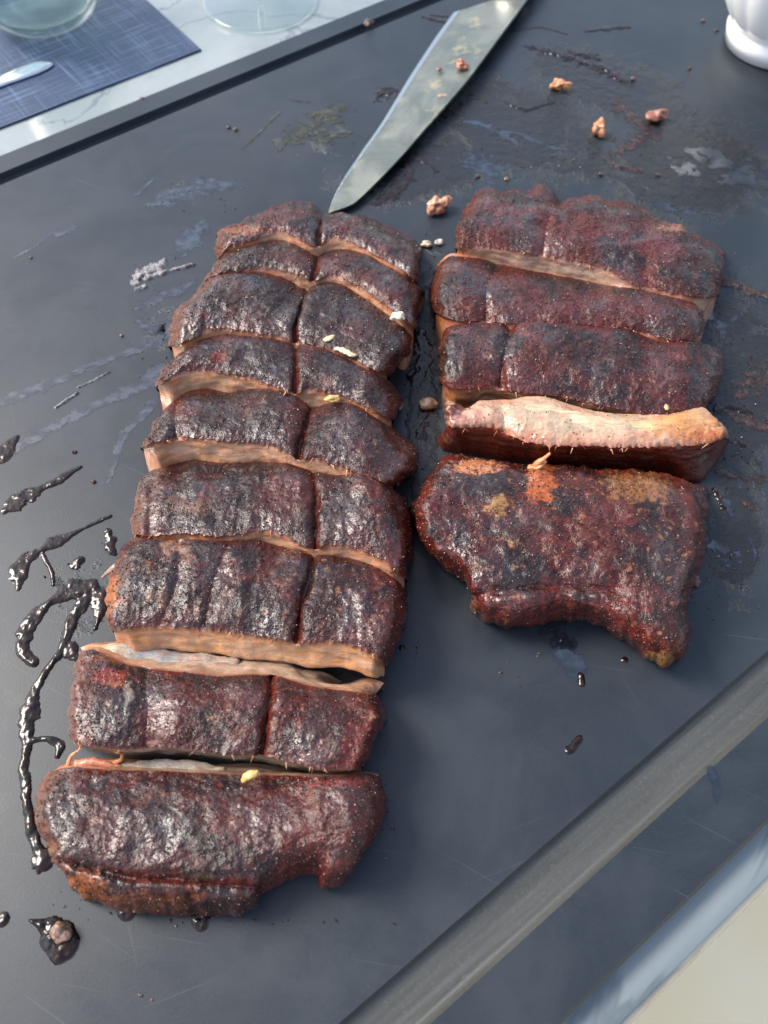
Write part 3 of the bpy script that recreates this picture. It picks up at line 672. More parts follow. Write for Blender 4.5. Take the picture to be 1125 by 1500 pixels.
# pulled shreds that hang on their slabs (parts)
def shred(th, pts, zs, rad, colr, name='shred'):
    q = curve([(a, b, z*1000) for (a, b), z in zip(pts, zs)], 26); P = un(q[:, 0], q[:, 1], q[:, 2]/1000)
    t = np.linspace(0, 1, 26); V, f = tube(P, rad*(1.1-.75*t), 8, .6); V = V+(fbm(V, .003, 2)*.0005)[:, None]
    return build(name, V, f, M['crumb'], th, np.ones((len(V), 3))*np.array(colr))
shred(R5['thing'], [(778,690),(786,680),(796,672),(806,664)], [.026,.031,.034,.037], .0022, (.55,.15,.04))
shred(R5['thing'], [(775,684),(790,684),(800,676)], [.027,.031,.031], .0018, (.52,.2,.08))
shred(L9['thing'], [(98,1124),(104,1108),(116,1098),(118,1092)], [.016,.019,.021,.021], .0011, (.50,.2,.08))
shred(L9['thing'], [(160,1118),(176,1114),(178,1105),(168,1102)], [.016,.019,.021,.021], .0013, (.52,.18,.06))
shred(L9['thing'], [(110,1120),(135,1116),(160,1120),(185,1126)], [.017,.018,.018,.017], .0022, (.46,.16,.09))
shred(L7['thing'], [(178,826),(166,832),(156,840),(149,846)], [.016,.015,.012,.008], .0022, (.25,.17,.13))

# ---------------------------------------------------------------- sauce, grease, smears on the board
def trail(strokes, h, label, seed, rough, group, bite):
    wide = [[(a, b, w*(1.35+.55*math.sin(a*.21+b*.13))) for a, b, w in st] for st in strokes]
    sheet('sauce_trail', wide, h*.6, M['sauce'], label, 'sauce', seed=seed, rough=rough*.8, group=group, bite=bite*.8, ns=.008)
def sheet(name, strokes, h, mat, label, cat, res=.0005, rough=.35, ns=.006, seed=0., group=None, bite=0.0, kind=None):
    """one puddle: strokes are lists of (px, py, half width in px); the sheet dips under the board where it ends"""
    segs = []
    for st in strokes:
        q = curve(st, max(2, len(st)*8)) if len(st) > 1 else np.array([st[0], st[0]], float)
        P = un(q[:, 0], q[:, 1]); w = np.array([mpp(a, b) for a, b in q[:, :2]])*q[:, 2]
        segs.append((P[:, :2], w))
    allp = np.vstack([s_[0] for s_ in segs]); mw = max(s_[1].max() for s_ in segs)*1.5+.002
    lo, hi = allp.min(0)-mw, allp.max(0)+mw
    nx, ny = [int(k)+2 for k in (hi-lo)/res]; nx, ny = min(nx, 600), min(ny, 600)
    gx, gy = np.meshgrid(np.linspace(lo[0], hi[0], nx), np.linspace(lo[1], hi[1], ny), indexing='ij')
    fld = np.full(gx.shape, -9.0)
    for Pq, w in segs:
        for (p0, p1, w0, w1) in zip(Pq[:-1], Pq[1:], w[:-1], w[1:]):
            v = p1-p0; L = v@v+1e-12; t = np.clip(((gx-p0[0])*v[0]+(gy-p0[1])*v[1])/L, 0, 1)
            ww = w0+(w1-w0)*t; fld = np.maximum(fld, 1-np.hypot(gx-p0[0]-t*v[0], gy-p0[1]-t*v[1])/ww)
    G = np.stack([gx, gy, 0*gx+seed], -1)
    nz = fbm(G, ns, 4, off=seed); fld = fld+rough*nz-bite*np.maximum(0, fbm(G, ns*.45, 3, off=seed+4))
    flat = mat in (M['film'], M['brown'], M['scum'])
    z = h*np.clip(np.where(fld > 0, np.minimum(1, np.clip(fld, 0, 1)**.5*(2.5 if flat else 1.25)), fld*1.5), -.6, 1)*(1+(.12 if flat else .45)*fbm(G, ns*(2 if flat else .8), 3 if not flat else 2, off=seed+2))
    z = np.where(fld > 0, np.maximum(z, .00004), np.minimum(z, -.00012)) if not flat else np.where(fld > -9, .00010+np.clip(fld, 0, 1)*(0 if mat is M['film'] else h*.5*(1+.6*fbm(G, .003, 3))), 0)
    keep = fld > 0
    q = keep[:-1, :-1] | keep[1:, :-1] | keep[:-1, 1:] | keep[1:, 1:]
    idx = np.argwhere(q)
    if not len(idx): return None
    a = idx[:, 0]*ny+idx[:, 1]; Fq = np.stack([a, a+ny, a+ny+1, a+1], -1)
    used = np.unique(Fq); mp = np.full(nx*ny, -1); mp[used] = np.arange(len(used))
    V = np.stack([gx, gy, z], -1).reshape(-1, 3)[used]; c = V.mean(0)*[1, 1, 0]
    o = build(name, V, mp[Fq], mat, origin=c)
    if flat:   # how much grease lies here: thin at the feathered rim
        cov = sstep(0, .45, fld)*np.clip(.78+.5*fbm(G*np.array([1, 1.6, 1]), ns*1.1, 3, off=seed+7), .0, 1)
        at = o.data.attributes.new('cover', 'FLOAT', 'POINT'); at.data.foreach_set('value', cov.ravel()[used].astype(np.float32))
    return tag(o, label, cat, group, kind)
SG = 'dark sauce trails left of the ribs'
trail([[(8,748,9),(20,741,10),(35,731,9),(60,716,7),(88,702,5),(118,684,2.5)]], .0011, 'short dark sauce streak at the left edge level with the sixth slab', 1, .5, SG, .6)
trail([[(27,862,6),(26,842,7),(36,822,7),(60,806,7),(80,795,6),(110,780,5),(140,766,3),(162,756,2)],[(62,812,4),(76,840,3),(78,858,1.5)]], .0011, 'hooked dark sauce streak left of the widest slab', 2, .5, SG, .6)
trail([[(50,970,10),(34,955,9),(36,930,8),(50,905,8),(70,885,7),(100,868,8),(130,864,9),(150,880,8)],[(140,866,8),(112,895,6),(100,925,6),(92,950,8),(72,978,7),(52,1010,8),(42,1050,9),(38,1090,9),(36,1130,8),(40,1180,9),(48,1220,9),(58,1248,11),(64,1262,9)],
    [(40,1085,6),(70,1082,5),(88,1092,6),(84,1108,7)],[(100,950,10),(112,962,8)],[(150,880,6),(146,900,6),(140,920,5)]], .0016, 'long looping thick sauce trail running down beside the nearest slabs', 3, .42, SG, .35)
sheet('sauce_drop', [[(110,828,9),(118,820,7)]], .0009, M['sauce'], 'small dark sauce drop inside the hooked streak', 'sauce', seed=4, group=SG)
sheet('sauce_drop', [[(160,780,8),(162,800,9),(168,812,5)]], .0009, M['sauce'], 'dark sauce spot touching the left end of the widest slab', 'sauce', seed=5, rough=.5, group=SG, bite=.4)
sheet('sauce_drop', [[(86,1374,26),(92,1384,24)],[(80,1362,18),(60,1354,7),(44,1348,2)]], .0020, M['sauce'], 'round sauce drop with a pointed tail at the lower left', 'sauce', seed=6, rough=.12)
sheet('sauce_drop', [[(4,1347,9)]], .001, M['sauce'], 'sauce spot cut by the left edge of the picture', 'sauce', seed=7)
sheet('sauce_drop', [[(294,1344,13),(295,1354,10)]], .0016, M['sauce'], 'shiny black drop at the bottom rim of the largest slab', 'sauce', seed=8, rough=.15)
sheet('sauce_drop', [[(186,1336,13)]], .0012, M['sauce'], 'half hidden drop under the bottom left rim of the largest slab', 'sauce', seed=9, rough=.15)
sheet('sauce_drop', [[(588,949,4.5)]], .0007, M['sauce'], 'tiny dark spot on the bare board right of the left rack', 'sauce', seed=10)
sheet('sauce_drop', [[(833,1100,6),(840,1092,5),(850,1082,4)]], .0007, M['sauce'], 'small dark fleck alone on the board near the wide groove', 'sauce', seed=11, rough=.6, bite=.4)
sheet('grease_smear', [[(812,920,22),(826,945,24),(838,968,22),(846,990,14)]], .0003, M['film'], 'bluish grease smear below the arch of the broad end piece', 'grease', seed=12, rough=.5, bite=.6)
sheet('sauce_drop', [[(851,990,6),(852,1002,5)]], .001, M['sauce'], 'dark drop at the end of the bluish smear below the end piece', 'sauce', seed=13, rough=.3)
sheet('sauce_drop', [[(915,966,5)]], .0006, M['sauce'], 'dark dot left of the lowest tip of the end piece', 'sauce', seed=14)
sheet('sauce_drop', [[(1040,1128,9),(1048,1150,8),(1050,1175,3)]], .0001, M['film'], 'dull wet mark on the near rim of the board', 'grease', seed=15)
FG = 'thin grease films on the board left of the rack'
sheet('grease_film', [[(0,590,12),(40,574,12),(80,558,11),(130,538,9),(180,518,8),(225,504,10),(245,480,14)]], .00028, M['film'], 'long bluish grease film sweeping left from the third slab', 'grease', seed=21, rough=.4, group=FG)
sheet('grease_film', [[(14,664,9),(40,646,12),(80,624,12),(130,598,11),(180,576,12),(215,560,18),(232,540,16)]], .00028, M['film'], 'second bluish grease film with a dark end, sweeping left from the fourth slab', 'grease', seed=22, rough=.4, group=FG)
sheet('sauce_drop', [[(2,668,16),(12,655,12),(24,641,5)]], .0005, M['sauce'], 'dark brown pool at the left end of the second film', 'sauce', seed=23, rough=.25)
sheet('grease_film', [[(158,706,4),(168,680,6),(175,650,8),(190,625,10),(212,606,10),(224,590,8)]], .0003, M['film'], 'narrow grease film running down beside the fifth slab', 'grease', seed=24, rough=.45, group=FG)
sheet('grease_film', [[(225,300,14),(260,284,24),(300,272,22),(340,270,14)],[(200,285,4),(225,262,3)]], .0003, M['film'], 'rippled grease film beyond the far left corner of the rack', 'grease', seed=25, rough=.6, group=FG, bite=.5)
sheet('grease_film', [[(296,330,16),(278,352,22),(260,372,10)]], .0003, M['film'], 'grease film touching the farthest slab at its left', 'grease', seed=26, rough=.5, group=FG, bite=.3)
sheet('grease_film', [[(200,452,6),(225,440,12),(262,425,14),(280,415,10)],[(205,470,8),(215,485,10),(235,480,12)]], .0003, M['film'], 'blotchy grease film below the pale fat streak', 'grease', seed=27, rough=.6, group=FG, bite=.5)
sheet('grease_film', [[(85,345,9),(104,335,8)],[(20,378,3),(50,362,4),(75,342,5)]], .0002, M['film'], 'faint wet streak alone near the far left groove', 'grease', seed=28, rough=.6, group=FG, bite=.5)
sheet('fat_smear', [[(198,415,6),(205,403,9),(228,393,11),(240,384,6)],[(215,408,5),(245,398,4),(284,388,2)],[(200,424,3),(212,420,4)]], .0014, M['fat'], 'pale ridged fat streak on the board left of the rack', 'fat', seed=31, rough=.5, ns=.004)
sheet('fat_sliver', [[(82,597,2.5),(100,585,3),(114,576,2)]], .0009, M['fat'], 'thin pale sliver lying along the second grease film', 'fat', seed=32, rough=.2)
sheet('fat_sliver', [[(114,568,1.5),(140,556,2),(160,545,1.5)]], .0007, M['fat'], 'thinner pale sliver pointing at the fourth slab', 'fat', seed=33, rough=.2)
sheet('herb_scum', [[(412,212,14),(440,196,22),(470,178,30),(495,162,20)],[(425,145,5),(450,150,8)],[(355,218,2),(380,195,3),(410,165,4)],[(470,200,18),(500,195,12)]], .0007, M['scum'], 'olive brown herb and grease scum left of the knife blade', 'grease', seed=34, rough=.9, bite=.9, ns=.008)
sheet('sauce_smear', [[(556,142,12),(568,130,9),(585,140,6)]], .0005, M['sauce'], 'dark patch tucked against the cutting edge of the knife', 'sauce', seed=35, rough=.9, bite=.7)
sheet('sauce_smear', [[(618,24,3),(640,30,6),(662,32,5)],[(630,22,2),(655,24,3)]], .0004, M['sauce'], 'dark streak beside the heel of the knife', 'sauce', seed=36, rough=.6)
sheet('sauce_smear', [[(770,68,5),(800,76,6),(830,82,10),(862,92,13),(890,104,10),(915,120,8)],[(838,78,8),(870,84,9)]], .0006, M['sauce'], 'dark brown sauce smear between the knife and the white bowl', 'sauce', seed=37, rough=.9, bite=.6)
sheet('sauce_smear', [[(858,46,3),(885,42,6),(922,40,4)]], .0004, M['sauce'], 'short dark smear above the crumbs at the far end', 'sauce', seed=38, rough=.6, bite=.4)
sheet('sauce_smear', [[(752,46,2),(790,40,2.5),(830,50,2)]], .0003, M['sauce'], 'thin dark line beside the spine of the knife', 'sauce', seed=39, rough=.5)
sheet('grease_smear', [[(682,178,4),(705,182,6),(735,196,6),(758,212,5)],[(720,192,4),(760,196,3),(800,215,5),(830,220,4)]], .0006, M['film'], 'squiggly grease ridge right of the knife', 'grease', seed=40, rough=.9, bite=.6)
sheet('brown_smear', [[(1040,400,10),(1062,412,13),(1090,422,13),(1118,432,10),(1150,438,8)]], .0022, M['brown'], 'dark brown drippings trailing right from the farthest rib', 'drippings', seed=41, rough=.6)
sheet('grease_smear', [[(1036,462,10),(1050,476,10),(1062,492,7)],[(1070,470,7),(1085,462,6)],[(1108,432,8),(1120,440,8)]], .0006, M['film'], 'glinting grease at the right end of the second rib', 'grease', seed=42, rough=.9, bite=.8)
sheet('brown_smear', [[(1085,575,22),(1110,555,26),(1130,540,24)],[(1060,600,10),(1100,620,12),(1130,630,10)]], .0008, M['brown'], 'grainy brown drippings right of the bone rib', 'drippings', seed=43, rough=1.1, bite=.9)
sheet('brown_smear', [[(1050,690,8),(1085,700,7),(1120,702,8)],[(1090,735,8),(1110,745,6)]], .0007, M['brown'], 'streaked brown drippings right of the broad end piece', 'drippings', seed=44, rough=1.1, bite=.9)
sheet('grease_smear', [[(1062,735,6),(1070,748,6)],[(1098,790,3),(1106,810,3),(1102,830,3)],[(1050,800,12),(1070,815,14)]], .0005, M['film'], 'curled grease marks right of the end piece', 'grease', seed=45, rough=1.0, bite=.8)
sheet('brown_smear', [[(612,490,14),(618,530,16),(606,560,12)],[(622,600,8),(618,640,7)]], .0005, M['sauce'], 'dark wet strip deepening the shade between the two rows of ribs', 'drippings', seed=46, rough=.9, bite=.5)  # dark wet sheet that also paints in the left rack's shadow
sheet('brown_smear', [[(905,243,6),(925,247,7),(940,250,5)],[(880,232,2),(900,240,3)]], .0010, M['brown'], 'flat reddish scrap smeared on the board behind the ribs', 'drippings', seed=47, rough=.6)

sheet('grease_smear', [[(1000,250,20),(1040,230,28),(1090,260,30),(1130,250,20)],[(960,300,8),(1000,310,10),(1060,330,10)]], .0004, M['film'], 'broad swirled grease smear between the farthest rib and the bowl', 'grease', seed=48, rough=1.2, bite=1.2, ns=.012)
sheet('grease_smear', [[(690,235,16),(720,250,24),(705,280,12)]], .0003, M['film'], 'bare greasy patch beside the largest pink crumb', 'grease', seed=49, rough=.9, bite=.8)
sheet('sauce_smear', [[(590,240,8),(600,262,10),(575,285,10),(548,300,6)],[(610,230,5),(640,250,4)]], .0004, M['sauce'], 'dark wet smear along the spine side of the knife tip', 'sauce', seed=50, rough=.9, bite=.8)
sheet('sauce_smear', [[(905,150,12),(930,175,14),(960,200,10)],[(940,205,10),(900,225,8)]], .0004, M['brown'], 'brown greasy stain around the dark brown crumb', 'sauce', seed=51, rough=1.1, bite=.9)
sheet('sauce_smear', [[(740,150,3),(770,160,4),(810,150,3)],[(690,140,3),(712,150,3)]], .0004, M['sauce'], 'thin dark squiggle below the farthest orange crumb', 'sauce', seed=52, rough=.9, bite=.7)
sheet('sauce_drop', [[(1052,600,6),(1075,596,7),(1100,604,5)],[(1060,640,4),(1090,652,6)]], .0006, M['sauce'], 'black wet streaks at the right end of the bone rib', 'sauce', seed=53, rough=.9, bite=.7)
sheet('sauce_drop', [[(1046,720,5),(1060,742,6)]], .0006, M['sauce'], 'black wet fleck touching the right side of the end piece', 'sauce', seed=54, rough=.9, bite=.6)
# ---------------------------------------------------------------- crumbs
_ico = None
def ico(sub=3):
    import bmesh
    bm = bmesh.new(); bmesh.ops.create_icosphere(bm, subdivisions=sub, radius=1.0)
    V = np.array([v.co[:] for v in bm.verts]); f = [[v.index for v in fc.verts] for fc in bm.faces]; bm.free(); return V, f
IV, IF = ico(4)
def crumb(px, py, rx, ry, rz, colr, label, z0=0.0, rot=0.0, seed=0.0, name='meat_crumb', group='meat crumbs scattered on the board', rag=.45, cat='crumb', mat='crumb', parts=((0, 0, 1.0),)):
    m = mpp(px, py); V = []; Fc = []; off = 0
    for ox, oy, k in parts:
        D = 1+rag*.85*fbm(IV*1.0+seed+ox*3, 1.0, 2)
        v = IV*D[:, None]*np.array([rx, ry, 0])*m*k+IV*D[:, None]*np.array([0, 0, rz*m*k])
        c, s_ = math.cos(R(rot)), math.sin(R(rot)); v = np.stack([v[:, 0]*c-v[:, 1]*s_, v[:, 0]*s_+v[:, 1]*c, v[:, 2]], -1)+np.array([ox*m, oy*m, 0])
        V.append(v); Fc += [[i+off for i in f] for f in IF]; off += len(v)
    V = np.vstack(V); V[:, 2] -= V[:, 2].min()
    zt = z0+V[:, 2].max()*.4
    c = un(px, py, zt); org = np.array([c[0], c[1], z0-.0002])
    n = fbm(V+seed, .004, 3); C = mixc(np.ones(V.shape)*np.array(colr), np.array(colr)*.45, sstep(.1, .6, n)); 
    o = build(name, V+org, Fc, M[mat], origin=org, col=C)
    return tag(o, label, cat, group)
PK, TN, BRN = (.52, .25, .14), (.40, .25, .12), (.13, .045, .024)
crumb(644, 302, 15, 12, 11, PK, 'largest pink crumb, beyond the gap between the two rows', seed=1, rag=.7, rot=25, parts=((-5, -2, .85), (7, 4, .75)))
crumb(822, 125, 12, 9, 8, (.50,.22,.09), 'farthest orange crumb near the dark sauce smear', seed=2, rag=.7, parts=((-5, 0, .8), (7, -2, .6)))
crumb(877, 188, 9, 11, 10, (.48,.20,.08), 'upright orange crumb behind the farthest rib', seed=3, rag=.7)
crumb(962, 170, 15, 10, 8, (.22,.08,.045), 'dark brown crumb nearest the white bowl', seed=4, rag=.6)
crumb(627, 592, 14, 9, 7, (.27,.17,.09), 'tan crumb lying between the rows beside the fifth slab', seed=5, rag=.3)
crumb(625, 358, 8, 5, 4, (.55, .46, .32), 'small cream crumb, left of a pair behind the rows', seed=6)
crumb(643, 355, 6, 5, 3, (.55, .50, .42), 'small whitish crumb, right of a pair behind the rows', seed=7)
crumb(678, 95, 8, 7, 6, (.38,.13,.07), 'pink crumb on the middle of the knife blade', seed=8, z0=.0085, group='crumbs on the knife blade', rag=.7)
crumb(643, 102, 4, 4, 3, (.16, .07, .05), 'tiny dark crumb on the knife blade', seed=9, z0=.0065, group='crumbs on the knife blade')
crumb(648, 140, 6, 4, 2, (.58, .36, .22), 'flat pale crumb on the knife blade near its spine', seed=10, z0=.0075, group='crumbs on the knife blade')
crumb(88, 1366, 15, 13, 10, (.19,.125,.09), 'pale brown lump sitting in the tailed sauce drop', seed=11, z0=.0006, rag=.5, group='meat crumbs scattered on the board')
crumb(583, 464, 9, 7, 5, (.72, .62, .46), 'white crumb at the right edge of the third slab', seed=12, z0=.0315, rag=.6, group='pale crumbs on the left rack')
crumb(285, 1284, 10, 9, 6, (.42, .28, .14), 'tan chip lodged in the crease of the largest slab', seed=13, z0=.021, rag=.4, group='pale crumbs on the left rack')
crumb(487, 584, 9, 5, 4, (.62, .40, .12), 'yellow crumb on the seam between the fourth and fifth slabs', seed=14, z0=.031, rag=.6, group='pale crumbs on the left rack')
crumb(975, 594, 5, 9, 4, (.50, .30, .10), 'small yellow chip on the near edge of the third rib', seed=15, z0=.0255, rag=.3, group='pale crumbs on the ribs')
crumb(1018, 850, 7, 9, 5, (.12, .04, .03), 'dark scrap against the right side of the end piece', seed=16)
crumb(208, 145, 4, 3, 3, (.05, .04, .04), 'black speck in the far groove, left of the wine glass foot', seed=17, z0=-.002)
crumb(540, 36, 7, 6, 5, (.02, .018, .016), 'black charred lump at the far groove near the knife heel', seed=18, z0=-.001)
rg = np.random.default_rng(77); pts = []
for cx, cy, rx, ry, n in ((1075,520,45,70,80),(1080,660,40,60,70),(1070,800,38,70,50),(700,225,90,35,50),(880,215,90,45,40),(940,300,60,18,40),(620,420,14,60,40),(620,560,12,60,40),(470,200,50,25,60),(300,290,50,22,35),(230,460,30,60,45),(110,850,40,40,30),(600,940,14,40,14),(300,1352,120,8,30),(800,960,40,30,18),(570,1180,10,70,25),(150,1330,40,12,14)):
    pts.append(np.stack([cx+rx*rg.normal(size=n)*.8, cy+ry*rg.normal(size=n)*.8], -1))
pts = np.vstack(pts); n = len(pts); ctr = un(pts[:, 0], pts[:, 1], .0003); rr_ = .00028+.0007*rg.random(n)**3
A_, _ = np.linalg.qr(rg.normal(size=(n, 3, 3))); oc = np.array([(1, 0, 0), (-1, 0, 0), (0, 1, 0), (0, -1, 0), (0, 0, 1), (0, 0, -1)], float)*np.array([1.2, .8, .6])
gv = ctr[:, None]+np.einsum('kj,nij->nki', oc, A_)*rr_[:, None, None]
of = np.array([(0, 2, 4), (2, 1, 4), (1, 3, 4), (3, 0, 4), (2, 0, 5), (1, 2, 5), (3, 1, 5), (0, 3, 5)])
pal = np.array([(.008, .005, .004), (.03, .012, .008), (.07, .028, .017), (.20, .12, .08)])
tag(build('rub_crumbs', gv.reshape(-1, 3), (of[None]+6*np.arange(n)[:, None, None]).reshape(-1, 3), M['grain'], None, np.repeat(pal[rg.choice(4, n, p=[.45, .3, .15, .1])], 6, 0), smooth=False), 'fine burnt rub crumbs strewn over the board around the ribs', 'crumbs', None, 'stuff')
SPECKS = [(178,491,4,'dark speck left of the third slab'),(45,377,3,'speck below the faint wet streak at the far left'),(335,186,4,'left one of two specks close together near the herb scum'),(345,189,5,'right one of two specks close together near the herb scum'),
    (108,661,5,'dark speck below the second grease film'),(136,705,5,'speck between the film and the first short sauce streak'),(928,115,5,'speck at the right end of the dark sauce smear'),(1010,100,4,'speck between the sauce smear and the white bowl'),
    (700,258,5,'speck between the knife tip and the notched rib'),(742,262,5,'speck just beyond the left part of the notched rib'),(880,255,5,'speck beside the flat reddish scrap'),(965,255,5,'speck beyond the right part of the farthest rib'),
    (1030,30,4,'upper speck left of the bowl body'),(1050,44,4,'lower speck touching the shade of the bowl foot'),(205,1458,4,'larger of two tiny drops near the bottom edge'),(222,1465,3,'smaller of two tiny drops near the bottom edge'),(93,1328,3,'tiny speck above the tailed sauce drop')]
for i, (x, y, s_, lb) in enumerate(SPECKS):
    crumb(x, y, s_*.7, s_*.55, s_*.4, (.03, .018, .014) if i % 3 else (.10, .05, .04), lb, seed=20+i, name='burnt_speck', cat='speck', group='tiny burnt specks on the board', rag=.6)
def sliver(pts, zs, rad, colr, label, group='pale crumbs on the left rack', name='fat_sliver', cat='fat'):
    q = curve([(a, b, z*1000) for (a, b), z in zip(pts, zs)], 24); P = un(q[:, 0], q[:, 1], q[:, 2]/1000); t = np.linspace(-1, 1, 24)
    V, f = tube(P, rad*np.sqrt(np.clip(1.05-t*t, .06, 1)), 10, .6); V = V+(fbm(V, .002, 2)*.0004)[:, None]; c = P.mean(0)
    return tag(build(name, V, f, M['crumb'], origin=c, col=np.ones((len(V), 3))*np.array(colr)), label, cat, group)
sliver([(473,499),(482,496),(491,491)], [.034,.0345,.034], .0018, (.66,.54,.28), 'short pale sliver on the left rack near the seam')
sliver([(490,510),(502,513),(513,519),(522,521)], [.0335,.0342,.034,.0335], .0017, (.68,.58,.36), 'curved cream sliver lying between the third and fourth slabs')
sliver([(355,1146),(360,1138),(370,1134),(382,1132)], [.030,.032,.0325,.031], .0018, (.62,.40,.12), 'curled yellow shred on the far edge of the largest slab')

# ---------------------------------------------------------------- chef's knife
kn = empty('chef_knife', tuple(un(620, 160, 0)), 'large stained steel knife lying behind the racks, tip at the left rack', 'knife')
nu, nv = 90, 26
belly = curve([(481,312),(491,284),(507,256),(530,222),(560,179),(600,113),(636,58),(665,18)], nu)
spine = curve([(484,311),(519,297),(562,256),(592,224),(622,189),(683,119),(744,37),(786,-20)], nu)
t = np.linspace(0, 1, nu)[:, None]; v = np.linspace(0, 1, nv)[None, :]
zb = (.0022-.0012*t); zs = .0035+.0075*np.minimum(1, t*1.6)
Pb = un(belly[:, 0], belly[:, 1], zb[:, 0]); Ps = un(spine[:, 0], spine[:, 1], zs[:, 0])
top = Pb[:, None]*(1-v[..., None])+Ps[:, None]*v[..., None]
th_ = .0003+.0022*v*np.minimum(1, .25+t*1.2)
bot = top-np.stack([0*th_, 0*th_, th_], -1)
top[:, -1, :2] -= 0; 
Vb = np.concatenate([top, bot[:, ::-1]], 1)
fk = list(map(tuple, gridfaces(nu, 2*nv, flip=True)))
m2 = 2*nv
fk += [(i*m2, i*m2+m2-1, (i+1)*m2+m2-1, (i+1)*m2) for i in range(nu-1)]
fk.append(tuple(range((nu-1)*m2, nu*m2))[::-1]); fk.append(tuple(range(m2)))
bl = build('blade', Vb, fk, M['blade'], kn)
bl.data.polygons.foreach_set('use_smooth', [False]*len(bl.data.polygons))
bv = np.linspace(.0, .075, 4)[None, :, None]
tb = Pb[:, None]*(1-bv)+Ps[:, None]*bv; tb[..., 2] += .00012
build('ground_edge', tb, gridfaces(nu, 4, flip=True), M['steel_edge'], kn)
# bolster and handle run on from the spine side, beyond the frame
hd = (Ps[-1]-Ps[-30]); hd[2] = 0; hd /= np.linalg.norm(hd); sd = np.array([-hd[1], hd[0], 0])
h0 = Ps[-1]+sd*.016; h0[2] = .010
q = np.array([h0+hd*x for x in (-.006, 0, .02, .05, .08, .11, .125)])
V, f = tube(q, np.array([.012, .014, .0135, .0145, .0135, .0155, .010]), 18, .66); build('handle', V, f, M['handle'], kn)
V, f = tube(np.array([h0+hd*x for x in (-.022, -.014, -.005)]), np.array([.013, .0142, .0146]), 18, .62); build('bolster', V, f, M['steel'], kn)

# ---------------------------------------------------------------- white bowl
bc = un(1133, 66, 0)
bowl = empty('footed_bowl', tuple(bc), 'white glazed footed bowl standing at the far right corner', 'bowl')
fl = lambda th: .03*np.abs(np.cos(th*8))
rf = 78*mpp(1133, 70)
pr = [(0, .004, 0), (rf*.86, .004, 0), (rf*.90, 0, 0), (rf*.97, 0, 0), (rf, .0015, 0), (rf, .008, 0), (rf*.97, .013, 0), (rf*.93, .017, 0), (rf*.95, .020, .3), (rf*1.06, .027, 1), (rf*1.20, .037, 1), (rf*1.34, .050, 1), (rf*1.44, .065, 1), (rf*1.50, .080, .6), (rf*1.53, .090, 0), (rf*1.52, .0915, 0), (rf*1.49, .090, 0), (rf*1.44, .075, 0), (rf*1.3, .050, 0), (rf*.95, .026, 0), (0, .022, 0)]
pq = curve(pr, 120)
V, f = lathe(pq, 128, bc, fl); build('body', V, f[:, ::-1], M['china'], bowl)

# ---------------------------------------------------------------- place setting on the table
ZT = -BT
c0 = un(295, 75, ZT); e1 = un(0, 190, ZT)-c0; e1 /= np.linalg.norm(e1); e2 = un(200, 0, ZT)-c0; e2 = e2-e1*(e2@e1); e2 /= np.linalg.norm(e2)
A = [c0, c0+e1*.45, c0+e1*.45+e2*.33, c0+e2*.33]
V = np.array([p+np.array([0, 0, z]) for z in (0.0002, .0016) for p in A])
pm = build('placemat', V, [(3, 2, 1, 0), (4, 5, 6, 7), (0, 1, 5, 4), (1, 2, 6, 5), (2, 3, 7, 6), (3, 0, 4, 7)], M['mat'], smooth=False, origin=c0)
tag(pm, 'blue woven placemat at the far left corner of the table', 'placemat')

tc = un(62, 8, ZT+.012); tc[2] = ZT+.0018
tum = empty('stemless_glass', tuple(tc), 'round stemless glass of water standing on the blue placemat', 'glass')
rr = 90*mpp(62, 8)
prof = [(0, 0), (rr*.45, 0), (rr*.62, .0012), (rr*.80, .006), (rr*.94, .015), (rr, .028), (rr*1.0, .045), (rr*.95, .065), (rr*.88, .085), (rr*.84, .100), (rr*.82, .1005), (rr*.815, .0995), (rr*.86, .085), (rr*.925, .065), (rr*.97, .045), (rr*.965, .028), (rr*.90, .017), (rr*.74, .0095), (rr*.5, .007), (0, .0065)]
V, f = lathe(curve(prof, 90), 72, tc); build('bowl', V, f[:, ::-1], M['glass'], tum)
wp = [(0, .0075), (rr*.5, .0078), (rr*.735, .0102), (rr*.89, .0175), (rr*.953, .028), (rr*.957, .045), (rr*.925, .060), (0, .0602)]
V, f = lathe(curve(wp, 40), 72, tc); build('water', V, f[:, ::-1], M['water'], tum)

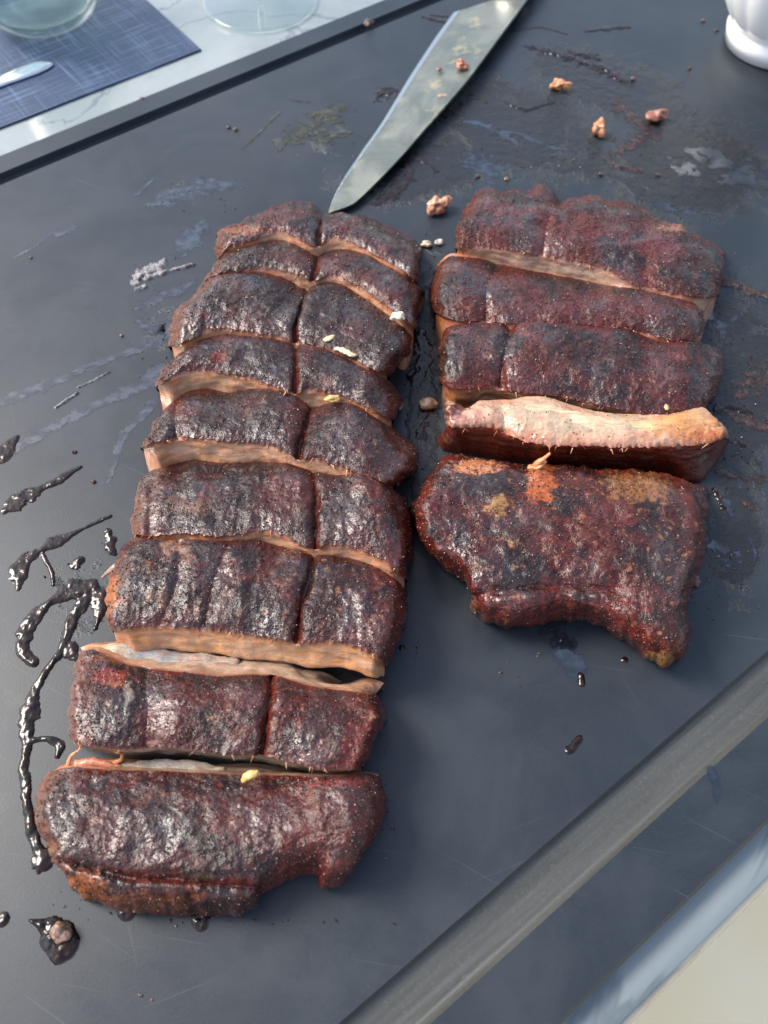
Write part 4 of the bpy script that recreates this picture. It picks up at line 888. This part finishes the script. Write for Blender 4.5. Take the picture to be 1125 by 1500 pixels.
wc = un(381, 2, ZT+.001); wc[2] = ZT+.0003
wg = empty('wine_glass', tuple(wc), 'stemmed wine glass on the bare marble, its round foot near the board edge', 'glass')
rw = 86*mpp(381, 2)
prof = [(0, 0.0008), (rw*.9, .0004), (rw*.985, .0), (rw, .0012), (rw*.98, .0024), (rw*.8, .0036), (rw*.5, .0056), (rw*.25, .009), (.0055, .014), (.0042, .022), (.0036, .045), (.0038, .075), (.006, .086), (.018, .094), (.031, .108), (.038, .13), (.039, .15), (.034, .185), (.0328, .1855), (.0375, .15), (.0365, .13), (.0295, .109), (.016, .0955), (0, .0915)]
V, f = lathe(curve(prof, 150), 80, wc); build('body', V, f[:, ::-1], M['glass'], wg)

kb = un(40, 105, ZT); kt = empty('table_knife', (kb[0], kb[1], ZT+.0018), 'polished table knife with a rounded tip lying on the blue placemat', 'table knife')
nu = 40
up = curve([(77,93),(70,90),(48,92),(20,102),(0,112),(-60,138),(-120,165)], nu); lo = curve([(77,94),(72,98),(53,107),(25,117),(0,126),(-60,153),(-120,178)], nu)
zz = ZT+.0034
Pu, Pl = un(up[:, 0], up[:, 1], zz), un(lo[:, 0], lo[:, 1], zz); v = np.linspace(0, 1, 9)[None, :, None]
tp = Pu[:, None]*(1-v)+Pl[:, None]*v; tp[..., 2] += .0012*np.sin(np.pi*v[..., 0])
bt = tp.copy()[:, ::-1]; bt[..., 2] = ZT+.0019
VV = np.concatenate([tp, bt], 1); fc = list(map(tuple, gridfaces(nu, 18, flip=True))); fc += [(i*18, i*18+17, (i+1)*18+17, (i+1)*18) for i in range(nu-1)]
build('blade', VV, fc, M['steel'], kt)
hv = (Pu[-1]+Pl[-1])/2; hdir = (Pu[-1]-Pu[-8]); hdir[2] = 0; hdir /= np.linalg.norm(hdir); hv[2] = ZT+.0062
V, f = tube(np.array([hv+hdir*x for x in (-.004, .004, .03, .06, .085, .092)]), np.array([.005, .0062, .006, .007, .0075, .004]), 16, .6); build('handle', V, f, M['steel'], kt)
